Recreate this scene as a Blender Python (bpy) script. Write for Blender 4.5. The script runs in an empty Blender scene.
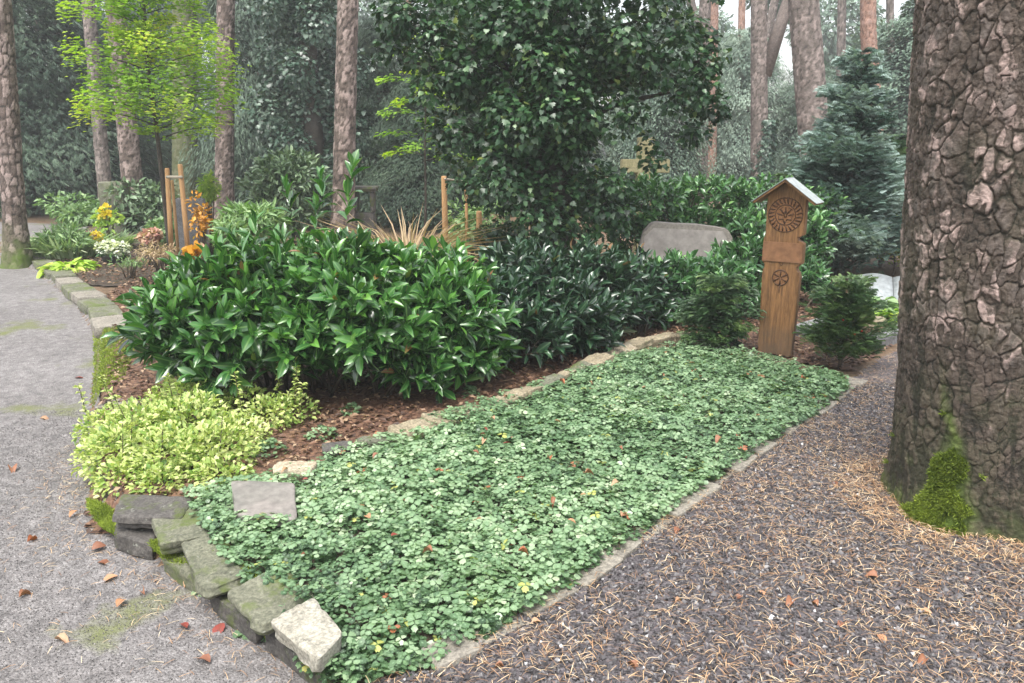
import bpy, bmesh, math, random
import numpy as np
from mathutils import Vector, Matrix
R = np.random.default_rng(7); random.seed(7)
S = bpy.context.scene; COL = S.collection
PITCH = math.radians(13.93); F = 790.0; EYE = np.array([0, 0, 1.6])
fwd = np.array([0, math.cos(PITCH), -math.sin(PITCH)]); up_ = np.array([0, math.sin(PITCH), math.cos(PITCH)])
def ray(px, py): return fwd + np.array([1, 0, 0])*(px-512)/F + up_*(341.5-py)/F
def P(px, py, z=0.0):
    r = ray(px, py); t = (z-1.6)/r[2]; return EYE + r*t
def Q(px, py, Y):
    r = ray(px, py); return EYE + r*(Y/r[1])
# ------------------------------------------------------------------ noise
def hsh(*a, s=0):
    n = np.zeros(np.broadcast(*a).shape) + s*17.13
    for k, v in enumerate(a): n = n + v*(127.1, 311.7, 74.7)[k]
    x = np.sin(n)*43758.5453
    return x - np.floor(x)
def vn(p, s=0):
    p = np.asarray(p, float); i = np.floor(p); f = p-i; f = f*f*(3-2*f); r = 0
    for dx in (0, 1):
        for dy in (0, 1):
            for dz in (0, 1):
                w = (f[..., 0] if dx else 1-f[..., 0])*(f[..., 1] if dy else 1-f[..., 1])*(f[..., 2] if dz else 1-f[..., 2])
                r = r + w*hsh(i[..., 0]+dx, i[..., 1]+dy, i[..., 2]+dz, s=s)
    return r
def fbm(p, s=0, o=3):
    p = np.asarray(p, float); r = 0; a = .5
    for k in range(o): r = r + a*(vn(p*2**k, s+k)-.5)*2; a *= .5
    return r
def worley(u, v, U, s=0):                                           # u periodic with U cells
    iu, iv = np.floor(u), np.floor(v); f1 = np.full(u.shape, 9.); f2 = np.full(u.shape, 9.); cid = np.zeros(u.shape)
    for du in (-1, 0, 1):
        for dv in (-1, 0, 1):
            cu, cv = iu+du, iv+dv; cm = np.mod(cu, U)
            x = cu+.1+.8*hsh(cm, cv, s=s); y = cv+.1+.8*hsh(cm, cv, s=s+5)
            d = np.hypot(x-u, y-v); c = hsh(cm, cv, s=s+9); m = d < f1
            f2 = np.where(m, f1, np.minimum(f2, d)); cid = np.where(m, c, cid); f1 = np.where(m, d, f1)
    return f1, f2, cid
def sm(a, b, x): t = np.clip((x-a)/(b-a), 0, 1); return t*t*(3-2*t)
def nrm(v): return v/np.maximum(np.linalg.norm(v, axis=-1, keepdims=True), 1e-9)
# ------------------------------------------------------------------ materials
HAZE = (.55, .62, .66)
def newmat(name):
    m = bpy.data.materials.new(name); m.use_nodes = True; nt = m.node_tree; nt.nodes.clear()
    out = nt.nodes.new('ShaderNodeOutputMaterial'); b = nt.nodes.new('ShaderNodeBsdfPrincipled')
    nt.links.new(b.outputs[0], out.inputs[0]); return m, nt, b, out
def ramp(nt, stops, fac=None, interp='LINEAR'):
    r = nt.nodes.new('ShaderNodeValToRGB'); r.color_ramp.interpolation = interp; el = r.color_ramp.elements
    while len(el) > 1: el.remove(el[-1])
    el[0].position = stops[0][0]; el[0].color = (*stops[0][1], 1)
    for p, c in stops[1:]: e = el.new(p); e.color = (*c, 1)
    if fac is not None: nt.links.new(fac, r.inputs[0])
    return r.outputs[0]
def mixc(nt, a, b, f, mode='MIX'):
    m = nt.nodes.new('ShaderNodeMix'); m.data_type = 'RGBA'; m.blend_type = mode
    for i, v in ((0, f), (6, a), (7, b)):
        if isinstance(v, (int, float)): m.inputs[i].default_value = v
        elif isinstance(v, tuple): m.inputs[i].default_value = (*v, 1)
        else: nt.links.new(v, m.inputs[i])
    return m.outputs[2]
def noise(nt, scale, detail=4, rough=.6, co=None, dist=0):
    n = nt.nodes.new('ShaderNodeTexNoise'); n.inputs['Scale'].default_value = scale; n.inputs['Detail'].default_value = detail
    n.inputs['Roughness'].default_value = rough; n.inputs['Distortion'].default_value = dist
    if co is None: co = pos(nt)
    nt.links.new(co, n.inputs['Vector']); return n.outputs['Fac']
def pos(nt):
    g = nt.nodes.new('ShaderNodeNewGeometry'); return g.outputs['Position']
def math_(nt, op, a, b=0.0, clamp=False):
    m = nt.nodes.new('ShaderNodeMath'); m.operation = op; m.use_clamp = clamp
    for i, v in enumerate((a, b)):
        if isinstance(v, (int, float)): m.inputs[i].default_value = v
        else: nt.links.new(v, m.inputs[i])
    return m.outputs[0]
def bump(nt, b, h, strength=.5, dist=.01):
    n = nt.nodes.new('ShaderNodeBump'); n.inputs['Strength'].default_value = strength; n.inputs['Distance'].default_value = dist
    nt.links.new(h, n.inputs['Height']); nt.links.new(n.outputs[0], b.inputs['Normal'])
def attr(nt):
    a = nt.nodes.new('ShaderNodeAttribute'); a.attribute_name = 'd'; s = nt.nodes.new('ShaderNodeSeparateColor')
    nt.links.new(a.outputs['Color'], s.inputs[0]); return s.outputs[0], s.outputs[1], s.outputs[2], a.outputs['Alpha']
def leafmat(name, stops, rough=.4, rib=None, trans=.2, spec=.5, coat=0.0):
    m, nt, b, out = newmat(name); r, g, bl, al = attr(nt); c = ramp(nt, stops, r)
    if rib:
        k = ramp(nt, [(0, (1, 1, 1)), (.10, (.8,)*3), (.2, (0, 0, 0))], bl); c = mixc(nt, c, rib, math_(nt, 'MULTIPLY', k, .55))
    nt.links.new(c, b.inputs['Base Color']); b.inputs['Roughness'].default_value = rough
    b.inputs['Specular IOR Level'].default_value = spec; b.inputs['Coat Weight'].default_value = coat; b.inputs['Coat Roughness'].default_value = .22
    if trans:
        t = nt.nodes.new('ShaderNodeBsdfTranslucent'); nt.links.new(mixc(nt, c, (1.3, 1.5, .5), 1.0, 'MULTIPLY'), t.inputs[0])
        x = nt.nodes.new('ShaderNodeMixShader'); x.inputs[0].default_value = trans
        nt.links.new(b.outputs[0], x.inputs[1]); nt.links.new(t.outputs[0], x.inputs[2]); nt.links.new(x.outputs[0], out.inputs[0])
    return m
def simplemat(name, c1, c2, scale=8, rough=.8, bs=.4, bd=.01, c3=None, stretch=None, dist=0, spec=.4):
    m, nt, b, out = newmat(name); co = None
    if stretch:
        mp = nt.nodes.new('ShaderNodeMapping'); mp.inputs['Scale'].default_value = stretch
        tc = nt.nodes.new('ShaderNodeTexCoord'); nt.links.new(tc.outputs['Object'], mp.inputs[0]); co = mp.outputs[0]
    n = noise(nt, scale, 6, .65, co, dist); n2 = noise(nt, scale*7, 4, .6, co)
    st = [(.3, c1), (.7, c2)] + ([(.85, c3)] if c3 else [])
    c = mixc(nt, ramp(nt, st, n), (.45, .45, .45), 0.0)
    c = mixc(nt, c, ramp(nt, [(.3, (.65,)*3), (.7, (1.15,)*3)], n2), 1.0, 'MULTIPLY')
    nt.links.new(c, b.inputs['Base Color']); b.inputs['Roughness'].default_value = rough; b.inputs['Specular IOR Level'].default_value = spec
    bump(nt, b, math_(nt, 'ADD', n, math_(nt, 'MULTIPLY', n2, .5)), bs, bd); return m
# ------------------------------------------------------------------ objects
def tag(o, label=None, cat=None, group=None, kind=None):
    if label: o['label'] = label
    if cat: o['category'] = cat
    if group: o['group'] = group
    if kind: o['kind'] = kind
    return o
def empty(name, loc, label=None, cat=None, group=None, rz=0):
    o = bpy.data.objects.new(name, None); COL.objects.link(o); o.location = [float(a) for a in loc]; o.rotation_euler = (0, 0, rz)
    o.empty_display_size = .1; tag(o, label, cat, group); return o
def mk(name, V, faces_flat, loop_tot, mat, parent=None, data=None, smooth=True):
    V = np.asarray(V, np.float32); me = bpy.data.meshes.new(name); me.vertices.add(len(V)); me.vertices.foreach_set('co', V.ravel())
    ff = np.asarray(faces_flat, np.int32); lt = np.asarray(loop_tot, np.int32)
    me.loops.add(len(ff)); me.loops.foreach_set('vertex_index', ff); me.polygons.add(len(lt))
    me.polygons.foreach_set('loop_start', np.concatenate([[0], np.cumsum(lt)[:-1]]).astype(np.int32)); me.polygons.foreach_set('loop_total', lt)
    me.polygons.foreach_set('use_smooth', np.full(len(lt), smooth))
    if data is not None:
        a = me.attributes.new('d', 'FLOAT_COLOR', 'POINT'); a.data.foreach_set('color', np.asarray(data, np.float32).ravel())
    me.update(); me.validate()
    o = bpy.data.objects.new(name, me); COL.objects.link(o)
    if isinstance(mat, (list, tuple)):
        for m in mat: me.materials.append(m)
    else: me.materials.append(mat)
    if parent is not None:
        o.parent = parent; l = parent.matrix_basis if parent.parent is None else parent.parent.matrix_basis @ parent.matrix_basis
        me.transform(l.inverted())
    return o
def basis_loc(o, loc):                                              # move origin of a top-level mesh to its base
    loc = Vector([float(a) for a in loc]); o.data.transform(Matrix.Translation(-loc)); o.location = loc; return o
class T:                                                            # leaf templates: y along, x across, z normal
    def __init__(s, v, f):
        s.v = np.array(v, float); s.ff = np.array([i for q in f for i in q]); s.lt = np.array([len(q) for q in f]); s.ac = np.abs(s.v[:, 0])/max(np.abs(s.v[:, 0]).max(), 1e-6)
def blade(ws, curve=.1, fold=.12):
    v = []; f = []; n = len(ws)
    for i, w in enumerate(ws):
        y = i/(n-1); z = -curve*y*y*1.0 + curve*.4*y
        v += [(-w, y, z+fold*w*2), (0, y, z), (w, y, z+fold*w*2)]
    for i in range(n-1):
        a = 3*i; f += [(a, a+1, a+4, a+3), (a+1, a+2, a+5, a+4)]
    return T(v, f)
LAUREL = blade([.03, .13, .18, .15, .015], .28, .25)
OVAL = blade([.05, .28, .02], .15, .2)
ROUND = blade([.1, .36, .05], .15, .2); LANCE = blade([.04, .1, .02], .25, .2)
GRASS = blade([.02, .025, .02, .003], .7, .2)
def fan(pts, c=(0, .3, -.04)):
    v = [(c[0], c[1], c[2])]+[(x, y, 0 if abs(x) < .01 else .05*abs(x)) for x, y in pts]; n = len(pts)
    return T(v, [(0, i+1, (i+1) % n+1) for i in range(n)])
IVY = fan([(0, 0), (.3, -.02), (.48, .25), (.3, .38), (.38, .62), (.14, .62), (0, 1), (-.14, .62), (-.38, .62), (-.3, .38), (-.48, .25), (-.3, -.02)])
def tri():
    v = []; f = []
    for a in (0, 105, -105):
        a = math.radians(a); c, s = math.cos(a), math.sin(a); b = len(v)
        pts = [(0, .04), (.17, .2), (.27, .42), (.16, .5), (.1, .62), (0, .54), (-.1, .62), (-.16, .5), (-.27, .42), (-.17, .2)]
        L = [(0, .33, -.03)]+[(x, y, .05*abs(x)-.28*y*y) for x, y in pts]
        for x, y, z in L: v.append((x*c+y*s, -x*s+y*c, z))
        f += [(b, b+i+1, b+(i+1) % 10+1) for i in range(10)]
    t = T(v, f); t.ac = np.tile([0.]+[.3, .5, .9, .9, .9, .5, .9, .9, .9, .5], 3); return t
TRI = tri()
def spray(nb=5, ang=38, w=.05, ln=.5, droop=.25):
    v = []; f = []
    for k in range(nb):
        y = .05+.75*k/nb; L = ln*(1-.6*k/nb)
        for s in (-1, 1):
            a = math.radians(ang); b = len(v); dx, dy = math.sin(a)*s, math.cos(a)
            v += [(0, y, -droop*y*y), (dx*L*.5, y+dy*L*.5+w, -droop*(y+.2)**2), (dx*L, y+dy*L, -droop*(y+.45)**2-.05), (dx*L*.55+.02*s, y+dy*L*.5-w, -droop*(y+.2)**2-.02)]
            f.append((b, b+1, b+2, b+3))
    b = len(v); v += [(-w*.6, 0, 0), (w*.6, 0, 0), (0, 1.1, -droop*1.2)]; f.append((b, b+1, b+2)); return T(v, f)
BGS = spray(2, 30, .09, .6, .2); BGW = spray(2, 20, .07, .6, .1); SPRAY = spray(); FEATHER = spray(4, 48, .06, .38, .3); WEEP = spray(4, 25, .06, .6, .1)
PETAL = fan([(.3, -.1), (.5, .3), (.3, .75), (0, .9), (-.3, .75), (-.5, .3), (-.3, -.1)], (0, .3, -.12))
def scatter(name, t, pos_, yax, nax, size, mat, parent=None, rnd=None, smooth=True):
    n = len(pos_); y = nrm(yax); x = nrm(np.cross(y, nax)); z = np.cross(x, y)
    size = np.broadcast_to(np.asarray(size, float).reshape(-1, 1) if np.ndim(size) else np.full((n, 1), float(size)), (n, 1))
    wob = R.uniform(.75, 1.25, (n, 1, 1)); L = t.v[None]*size[:, None]; 
    V = pos_[:, None]+L[..., 0:1]*wob*x[:, None]+L[..., 1:2]*y[:, None]+L[..., 2:3]*z[:, None]*R.uniform(.3, 1.8, (n, 1, 1))
    k = len(t.v); ff = (t.ff[None]+(np.arange(n)*k)[:, None]).ravel(); lt = np.tile(t.lt, n)
    if rnd is None: rnd = R.random(n)
    D = np.zeros((n, k, 4)); D[..., 0] = rnd[:, None]; D[..., 1] = t.v[None, :, 1]; D[..., 2] = t.ac[None]; D[..., 3] = 1
    return mk(name, V.reshape(-1, 3), ff, lt, mat, parent, D.reshape(-1, 4), smooth)
def rv(n, s=1.0): return nrm(R.normal(size=(n, 3)))*s
def catt(*a): return [np.concatenate(x) for x in zip(*a)]
def tubes(paths, seg=6):                                            # list of (points Nx3, radii N)
    V = []; ff = []; lt = []; off = 0
    for pts, rad in paths:
        pts = np.asarray(pts, float); n = len(pts); d = nrm(np.gradient(pts, axis=0))
        ref = np.where(np.abs(d[:, 2:3]) > .9, [[1., 0, 0]], [[0, 0, 1.]]); a = nrm(np.cross(d, ref)); b = np.cross(d, a)
        th = np.arange(seg)*2*np.pi/seg; rr = np.asarray(rad, float)[:, None, None]
        V.append((pts[:, None]+rr*(np.cos(th)[None, :, None]*a[:, None]+np.sin(th)[None, :, None]*b[:, None])).reshape(-1, 3))
        for i in range(n-1):
            for j in range(seg): ff += [off+i*seg+j, off+i*seg+(j+1) % seg, off+(i+1)*seg+(j+1) % seg, off+(i+1)*seg+j]; lt.append(4)
        ff += [off+j for j in range(seg)][::-1]; lt.append(seg); ff += [off+(n-1)*seg+j for j in range(seg)]; lt.append(seg); off += n*seg
    return np.concatenate(V), ff, lt
def tube_obj(name, paths, mat, parent=None, seg=6):
    V, ff, lt = tubes(paths, seg); D = np.ones((len(V), 4)); D[:, 0] = vn(V*9); D[:, 1] = .5; D[:, 2] = vn(V*40); D[:, 3] = 0
    return mk(name, V, ff, lt, mat, parent, D)
def bm_obj(name, bm, mat, parent=None, smooth=False):
    me = bpy.data.meshes.new(name); bm.to_mesh(me); bm.free(); me.materials.append(mat)
    me.polygons.foreach_set('use_smooth', np.full(len(me.polygons), smooth))
    o = bpy.data.objects.new(name, me); COL.objects.link(o)
    if parent is not None: o.parent = parent
    return o
# ------------------------------------------------------------------ bark
def barkmat(name, crack, edge, plate, plate2, moss=(.09, .14, .02), bs=.6, bd=.01):
    m, nt, b, out = newmat(name); h, c, f, a = attr(nt); n = noise(nt, 60, 5, .7); n2 = noise(nt, 14, 4, .6)
    pl = mixc(nt, plate, plate2, ramp(nt, [(.42, (0, 0, 0)), (.72, (1, 1, 1))], c)); 
    hh = math_(nt, 'ADD', h, math_(nt, 'MULTIPLY', math_(nt, 'SUBTRACT', n, .5), .7))
    k = nt.nodes.new('ShaderNodeValToRGB'); k.color_ramp.elements[0].position = .1; k.color_ramp.elements[1].position = .3
    nt.links.new(hh, k.inputs[0]); k2 = nt.nodes.new('ShaderNodeValToRGB'); k2.color_ramp.elements[0].position = .45; k2.color_ramp.elements[1].position = .85
    nt.links.new(hh, k2.inputs[0]); col = mixc(nt, crack, edge, k.outputs[0]); col = mixc(nt, col, pl, k2.outputs[0])
    col = mixc(nt, col, ramp(nt, [(.25, (.45, .45, .42)), (.75, (1.25, 1.2, 1.2))], n2), .9, 'MULTIPLY')
    col = mixc(nt, col, ramp(nt, [(.3, (.6, .6, .6)), (.7, (1.3, 1.3, 1.3))], n), .8, 'MULTIPLY')
    am = math_(nt, 'MULTIPLY', a, math_(nt, 'ADD', n2, .55), True)
    col = mixc(nt, col, moss, am); nt.links.new(col, b.inputs['Base Color']); b.inputs['Roughness'].default_value = .85
    bump(nt, b, math_(nt, 'ADD', n, math_(nt, 'MULTIPLY', noise(nt, 180, 3), .4)), bs, bd); return m
M = {}
M['bark_big'] = barkmat('bark_big', (.026, .022, .015), (.085, .066, .052), (.13, .108, .095), (.42, .325, .295), moss=(.10, .155, .02), bs=.9, bd=.010)
M['bark_pine'] = barkmat('bark_pine', (.035, .03, .026), (.12, .09, .075), (.21, .17, .15), (.36, .29, .265))
M['bark_far'] = barkmat('bark_far', (.07, .06, .055), (.16, .135, .12), (.23, .195, .18), (.32, .27, .25))  # paler than the near pines: distance haze put into the bark colour
M['bark_red'] = barkmat('bark_red', (.16, .10, .08), (.33, .20, .15), (.46, .30, .24), (.38, .26, .22))
M['bark_dark'] = barkmat('bark_dark', (.02, .018, .013), (.05, .04, .03), (.09, .075, .06), (.07, .06, .05))
M['twig'] = simplemat('twig', (.05, .04, .025), (.10, .075, .05), 30)
def trunk_mesh(name, pts, rads, mat, parent, nu=40, nv=160, pw=.07, ph=.13, amp=.012, seed=0, moss=None, flare=0.0, lobes=0, plates=1.0, big=False):
    pts = np.asarray(pts, float); rads = np.asarray(rads, float); d = np.concatenate([[0], np.cumsum(np.linalg.norm(np.diff(pts, axis=0), axis=1))])
    s = np.linspace(0, d[-1], nv); c = np.stack([np.interp(s, d, pts[:, i]) for i in range(3)], 1); ker = np.ones(9)/9
    if nv > 30:
        for i in range(2): c[4:-4, i] = np.convolve(c[:, i], ker, 'valid')
    r = np.interp(s, d, rads); th = np.arange(nu)*2*np.pi/nu; TH, SS = np.meshgrid(th, s); rr = r[:, None]*np.ones_like(TH)
    cx, sx = np.cos(TH), np.sin(TH); p3 = np.stack([cx*r[:, None], sx*r[:, None], SS], -1)
    rr = rr*(1+.05*fbm(np.stack([cx*1.2, sx*1.2, SS*.7], -1), seed))
    if flare:
        e = np.exp(-SS/.22); lob = .5+.5*np.cos(lobes*TH+seed*1.7+1.3*fbm(np.stack([cx, sx, SS*.3], -1), seed+3)); rr += r[:, None]*flare*e*(.45+.9*lob)
    U = max(4, round(2*np.pi*r.mean()/pw)); wz = fbm(p3*5, seed+11)*.35+fbm(p3*14, seed+2)*.22; wu = fbm(p3*6+9, seed+21)*.30+fbm(p3*18+5, seed+4)*.2
    f1, f2, cid = worley(np.mod(TH/(2*np.pi)*U+wu, U), SS/ph+wz*.8, U, seed); g = f2-f1
    if big:
        A1, A2 = fbm(p3*[7, 7, 4], seed+31, 4), fbm(p3*[7, 7, 4]+7, seed+35, 4); A3 = fbm(p3*[22, 22, 14], seed+33, 3); low = sm(1.15, .35, SS+.25*A1)
        f1, f2, cid = worley(np.mod(TH/(2*np.pi)*U+A1*1.1+A3*.45, U), SS/ph+A2*.9+A3*.4, U, seed); g = f2-f1
        g1, g2, c2 = worley(np.mod(TH/(2*np.pi)*U*2+A2*1.5+A3*.6, U*2), SS/ph*1.7+A1*1.1+A3*.5, U*2, seed+7); vw = vn(p3*[6, 6, 5]+3, seed+70)
        n1 = fbm(p3*[15, 15, 8], seed+40, 4); lay = n1*1.3+(c2-.5)*.8+(cid-.5)*.8; q_ = lay*4-np.floor(lay*4); ter = np.floor(lay*4)/4+sm(.0, .3, q_)/4
        v2 = sm(.25, .65, vn(p3*[9, 9, 5]+8, seed+77)); crk = (1-(1-sm(-.05, .05+.30*vw, g))*(.25+.75*v2))*(1-(1-sm(-.02, .04+.22*(1-vw), g2-g1))*(.15+.6*(1-v2))); rid = 1-.8*sm(.16, .0, np.abs(fbm(p3*[10, 10, 1.5], seed+50, 3)))*(.3+.7*low)
        h = np.clip(.60+.5*ter, .12, 1)*crk*rid; fine = fbm(p3*60, seed+5, 3); cid = np.clip(.44+1.0*fbm(p3*[17, 17, 11], seed+60, 3)+(c2-.5)*.55-.22*low, 0, 1); h = h*(1-.35*low)+.25*low*fbm(p3*[24, 24, 5], seed+90, 3); hcol = np.clip(h, 0, 1)*(1-.25*low)
    else:
        h = sm(.0, .22, g+.1*wu)*(.55+.6*cid); g1, g2, c2 = worley(np.mod(TH/(2*np.pi)*U*2+wz*2, U*2), SS/ph*2.2+wu*2, U*2, seed+7)
        h = h*(.6+.4*sm(.02, .25, g2-g1))+.2*(c2-.5); fine = fbm(p3*45, seed+5, 2)
    h = h*plates; rr += amp*((np.minimum(h, .72)+.25*(h-.72)*(h > .72) if big else h)*1.4-.8)+amp*(.42 if big else .25)*fine
    V = np.stack([cx*rr, sx*rr, 0*rr], -1)+c[:, None]; cap = c[-1]
    V = V.reshape(-1, 3); i = np.arange(nv-1)[:, None]; j = np.arange(nu)[None]; j2 = (j+1) % nu
    ff = np.stack([i*nu+j, i*nu+j2, (i+1)*nu+j2, (i+1)*nu+j], -1).reshape(-1); lt = np.full((nv-1)*nu, 4)
    D = np.zeros((nv, nu, 4)); D[..., 0] = np.clip(hcol if big else h, 0, 1); D[..., 1] = cid; D[..., 2] = fine
    if moss is not None: D[..., 3] = np.clip(moss(TH, SS, p3), 0, 1)
    return mk(name, V, ff, lt, mat, parent, D.reshape(-1, 4)), V.reshape(nv, nu, 3), D
# ------------------------------------------------------------------ ground
kp = [(335, 676), (232, 603), (150, 548), (98, 503), (97, 400), (102, 345), (78, 308), (45, 283), (20, 264), (0, 250)]
KL = np.array([P(a, b, -.12) for a, b in kp]); KL = KL[np.argsort(KL[:, 1])]
def kx(y): return np.interp(y, KL[:, 1], KL[:, 0], left=KL[0, 0]+.35)
def H(x, y):
    x = np.asarray(x, float); y = np.asarray(y, float)
    dep = -.12*(1-.55*sm(4.5, 9, y)); edge = sm(-.02, .05, x-kx(y)); near = sm(-.68, -.28, x); bl = sm(2.05, 2.5, y)
    edge = edge*bl+near*(1-bl); side = dep*(1-edge)
    return side+.012*fbm(np.stack([x*.9, y*.9, 0*x], -1), 3)+.004*fbm(np.stack([x*6, y*6, 0*x], -1), 5)
def inpoly(x, y, poly):
    r = np.zeros(x.shape, bool); n = len(poly)
    for i in range(n):
        x1, y1 = poly[i][:2]; x2, y2 = poly[(i+1) % n][:2]
        c = ((y1 > y) != (y2 > y)) & (x < (x2-x1)*(y-y1)/((y2-y1) if y2 != y1 else 1e-9)+x1); r ^= c
    return r
def sheet(name, poly, zoff, mat, res=.05, kind='structure', extra=None):
    poly = np.asarray(poly)[:, :2]; x0, y0 = poly.min(0); x1, y1 = poly.max(0)
    X, Y = np.meshgrid(np.arange(x0, x1+res, res), np.arange(y0, y1+res, res)); Z = H(X, Y)+zoff
    if extra is not None: Z = Z+extra(X, Y)
    ny, nx = X.shape; cx = (X[:-1, :-1]+res/2); cy = (Y[:-1, :-1]+res/2); k = inpoly(cx, cy, poly)
    i, j = np.nonzero(k); q = np.stack([i*nx+j, i*nx+j+1, (i+1)*nx+j+1, (i+1)*nx+j], -1)
    used, inv = np.unique(q, return_inverse=True); V = np.stack([X, Y, Z], -1).reshape(-1, 3)[used]
    o = mk(name, V, inv.ravel(), np.full(len(q), 4), mat); tag(o, kind=kind); return o
g = np.concatenate([-np.geomspace(70, 8, 16), np.arange(-7.5, 8, .06), np.geomspace(8.2, 70, 16)])
gy = np.concatenate([[-12, -6, -2], np.arange(-.5, 14, .06), np.geomspace(14.3, 110, 22)])
X, Y = np.meshgrid(g, gy); V = np.stack([X, Y, H(X, Y)-.006], -1).reshape(-1, 3); nx = len(g); i, j = np.meshgrid(np.arange(len(gy)-1), np.arange(nx-1), indexing='ij')
q = np.stack([i*nx+j, i*nx+j+1, (i+1)*nx+j+1, (i+1)*nx+j], -1).reshape(-1)
def groundmat(name, cols, s1, vor, vcols, wet=.75, mossc=None, mosst=.62):
    m, nt, b, out = newmat(name); n = noise(nt, s1, 6, .65); n2 = noise(nt, s1*14, 5, .7)
    c = ramp(nt, [(.3, cols[0]), (.5, cols[1]), (.7, cols[2])], n)
    v = nt.nodes.new('ShaderNodeTexVoronoi'); v.inputs['Scale'].default_value = vor; nt.links.new(pos(nt), v.inputs[0])
    s = nt.nodes.new('ShaderNodeSeparateColor'); nt.links.new(v.outputs['Color'], s.inputs[0])
    vc = ramp(nt, vcols, s.outputs[0]); c = mixc(nt, c, vc, .5)
    c = mixc(nt, c, ramp(nt, [(.3, (.55,)*3), (.7, (1.3,)*3)], n2), 1.0, 'MULTIPLY')
    if mossc:
        k = nt.nodes.new('ShaderNodeValToRGB'); k.color_ramp.elements[0].position = mosst; k.color_ramp.elements[1].position = mosst+.1
        nt.links.new(noise(nt, 1.3, 5, .6), k.inputs[0]); c = mixc(nt, c, mossc, k.outputs[0])
    nt.links.new(c, b.inputs['Base Color']); b.inputs['Roughness'].default_value = wet
    bump(nt, b, math_(nt, 'ADD', math_(nt, 'MULTIPLY', v.outputs['Distance'], -1.0), n2), .8, .006); return m
M['floor'] = groundmat('floor', [(.07, .05, .03), (.13, .085, .05), (.08, .10, .04)], 1.5, 50, [(0, (.05, .035, .02)), (.5, (.16, .09, .045)), (1, (.22, .14, .08))])
M['path'] = groundmat('path', [(.095, .085, .078), (.15, .138, .132), (.205, .192, .185)], 1.1, 120, [(0, (.11, .104, .102)), (.6, (.19, .178, .177)), (1, (.32, .31, .305))], mossc=(.12, .135, .04), mosst=.57)
M['gravel'] = groundmat('gravel', [(.045, .04, .038), (.075, .066, .066), (.11, .098, .092)], 2.2, 95, [(0, (.035, .03, .04)), (.5, (.09, .078, .09)), (1, (.2, .18, .19))])
M['soil'] = groundmat('soil', [(.03, .022, .014), (.05, .035, .022), (.035, .04, .02)], 4, 60, [(0, (.02, .015, .01)), (.7, (.07, .045, .03)), (1, (.10, .07, .04))])
M['mulch'] = groundmat('mulch', [(.06, .034, .022), (.10, .055, .036), (.08, .06, .04)], 3, 45, [(0, (.06, .03, .02)), (.5, (.18, .085, .05)), (1, (.3, .18, .10))])
ground = mk('ground', V, q, np.full(len(q)//4, 4), M['floor']); tag(ground, kind='structure')
pathpoly = [(kx(y)-0.0, y) for y in np.arange(2.2, 11.4, .2)]+[(-6.9, 12.2), (-9, 17), (-16, 19), (-20, 17), (-14, 9), (-9, 3), (-6, 0), (-1, -.5), (1.2, -.5), (.6, 1.6), (-.35, 2.0)]
sheet('path', [(a+.04, b) if i < 46 else (a, b) for i, (a, b) in enumerate(pathpoly)], .004, M['path'], .04)
BED = [P(*a, .04) for a in [(183, 497), (215, 540), (258, 592), (325, 655), (352, 664), (436, 658), (560, 588), (700, 487), (848, 390), (840, 376), (765, 358), (690, 345), (640, 352), (560, 380), (480, 406), (370, 440), (300, 472), (240, 480)]]
BED = np.array(BED); 
gr = [BED[4], BED[5], BED[6], BED[7], BED[8], P(862, 372), P(898, 352), P(1000, 345), (9, 8.0, 0), (9, -.5, 0), (.4, -.5, 0), (-.1, 1.9, 0)]
sheet('gravel_path', gr, .018, M['gravel'], .05)
sheet('bed_soil', BED, .02, M['soil'], .05)
gsoil = [P(*a, 0) for a in [(38, 262), (84, 286), (165, 290), (190, 262), (250, 240), (250, 222), (60, 232)]]
sheet('grave_soil', gsoil, .014, M['soil'], .08)
hedge_strip = [P(*a, 0) for a in [(85, 510), (150, 512), (240, 484), (300, 474), (370, 444), (480, 409), (560, 383), (640, 355), (700, 348), (850, 372), (905, 335), (905, 290), (600, 270), (330, 262), (150, 270), (100, 300), (118, 345), (104, 400)]]
sheet('mulch_bed', hedge_strip, .012, M['mulch'], .06)
# ------------------------------------------------------------------ stones
def stonemat(name, c1, c2, moss=None, mt=.55):
    m, nt, b, out = newmat(name); n = noise(nt, 9, 6, .7, dist=.4); n2 = noise(nt, 70, 5, .7)
    c = ramp(nt, [(.3, c1), (.7, c2)], n); c = mixc(nt, c, ramp(nt, [(.3, (.38,)*3), (.72, (1.45,)*3)], n2), 1.0, 'MULTIPLY'); c = mixc(nt, c, (.33, .34, .29), ramp(nt, [(.66, (0, 0, 0)), (.72, (.6, .6, .6))], noise(nt, 28, 3, .5)))
    if moss:
        k = nt.nodes.new('ShaderNodeValToRGB'); k.color_ramp.elements[0].position = mt; k.color_ramp.elements[1].position = mt+.12
        nt.links.new(noise(nt, 6, 6, .7), k.inputs[0]); c = mixc(nt, c, moss, k.outputs[0])
    nt.links.new(c, b.inputs['Base Color']); b.inputs['Roughness'].default_value = .85; bump(nt, b, math_(nt, 'ADD', n, math_(nt, 'MULTIPLY', n2, .6)), .7, .012); return m
M['st_green'] = stonemat('stone_green', (.085, .09, .06), (.19, .19, .135), (.09, .115, .03), .50)
M['st_dark'] = stonemat('stone_dark', (.055, .05, .045), (.12, .11, .10), (.07, .09, .02), .52)
M['st_beige'] = stonemat('stone_beige', (.30, .24, .16), (.50, .44, .33))
M['st_ochre'] = stonemat('stone_ochre', (.19, .155, .10), (.36, .31, .21), (.12, .13, .05), .58)
M['st_white'] = stonemat('stone_white', (.26, .24, .19), (.44, .42, .35))
M['st_kerb'] = stonemat('stone_kerb', (.16, .145, .12), (.30, .275, .23), (.10, .11, .04), .6)
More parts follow.
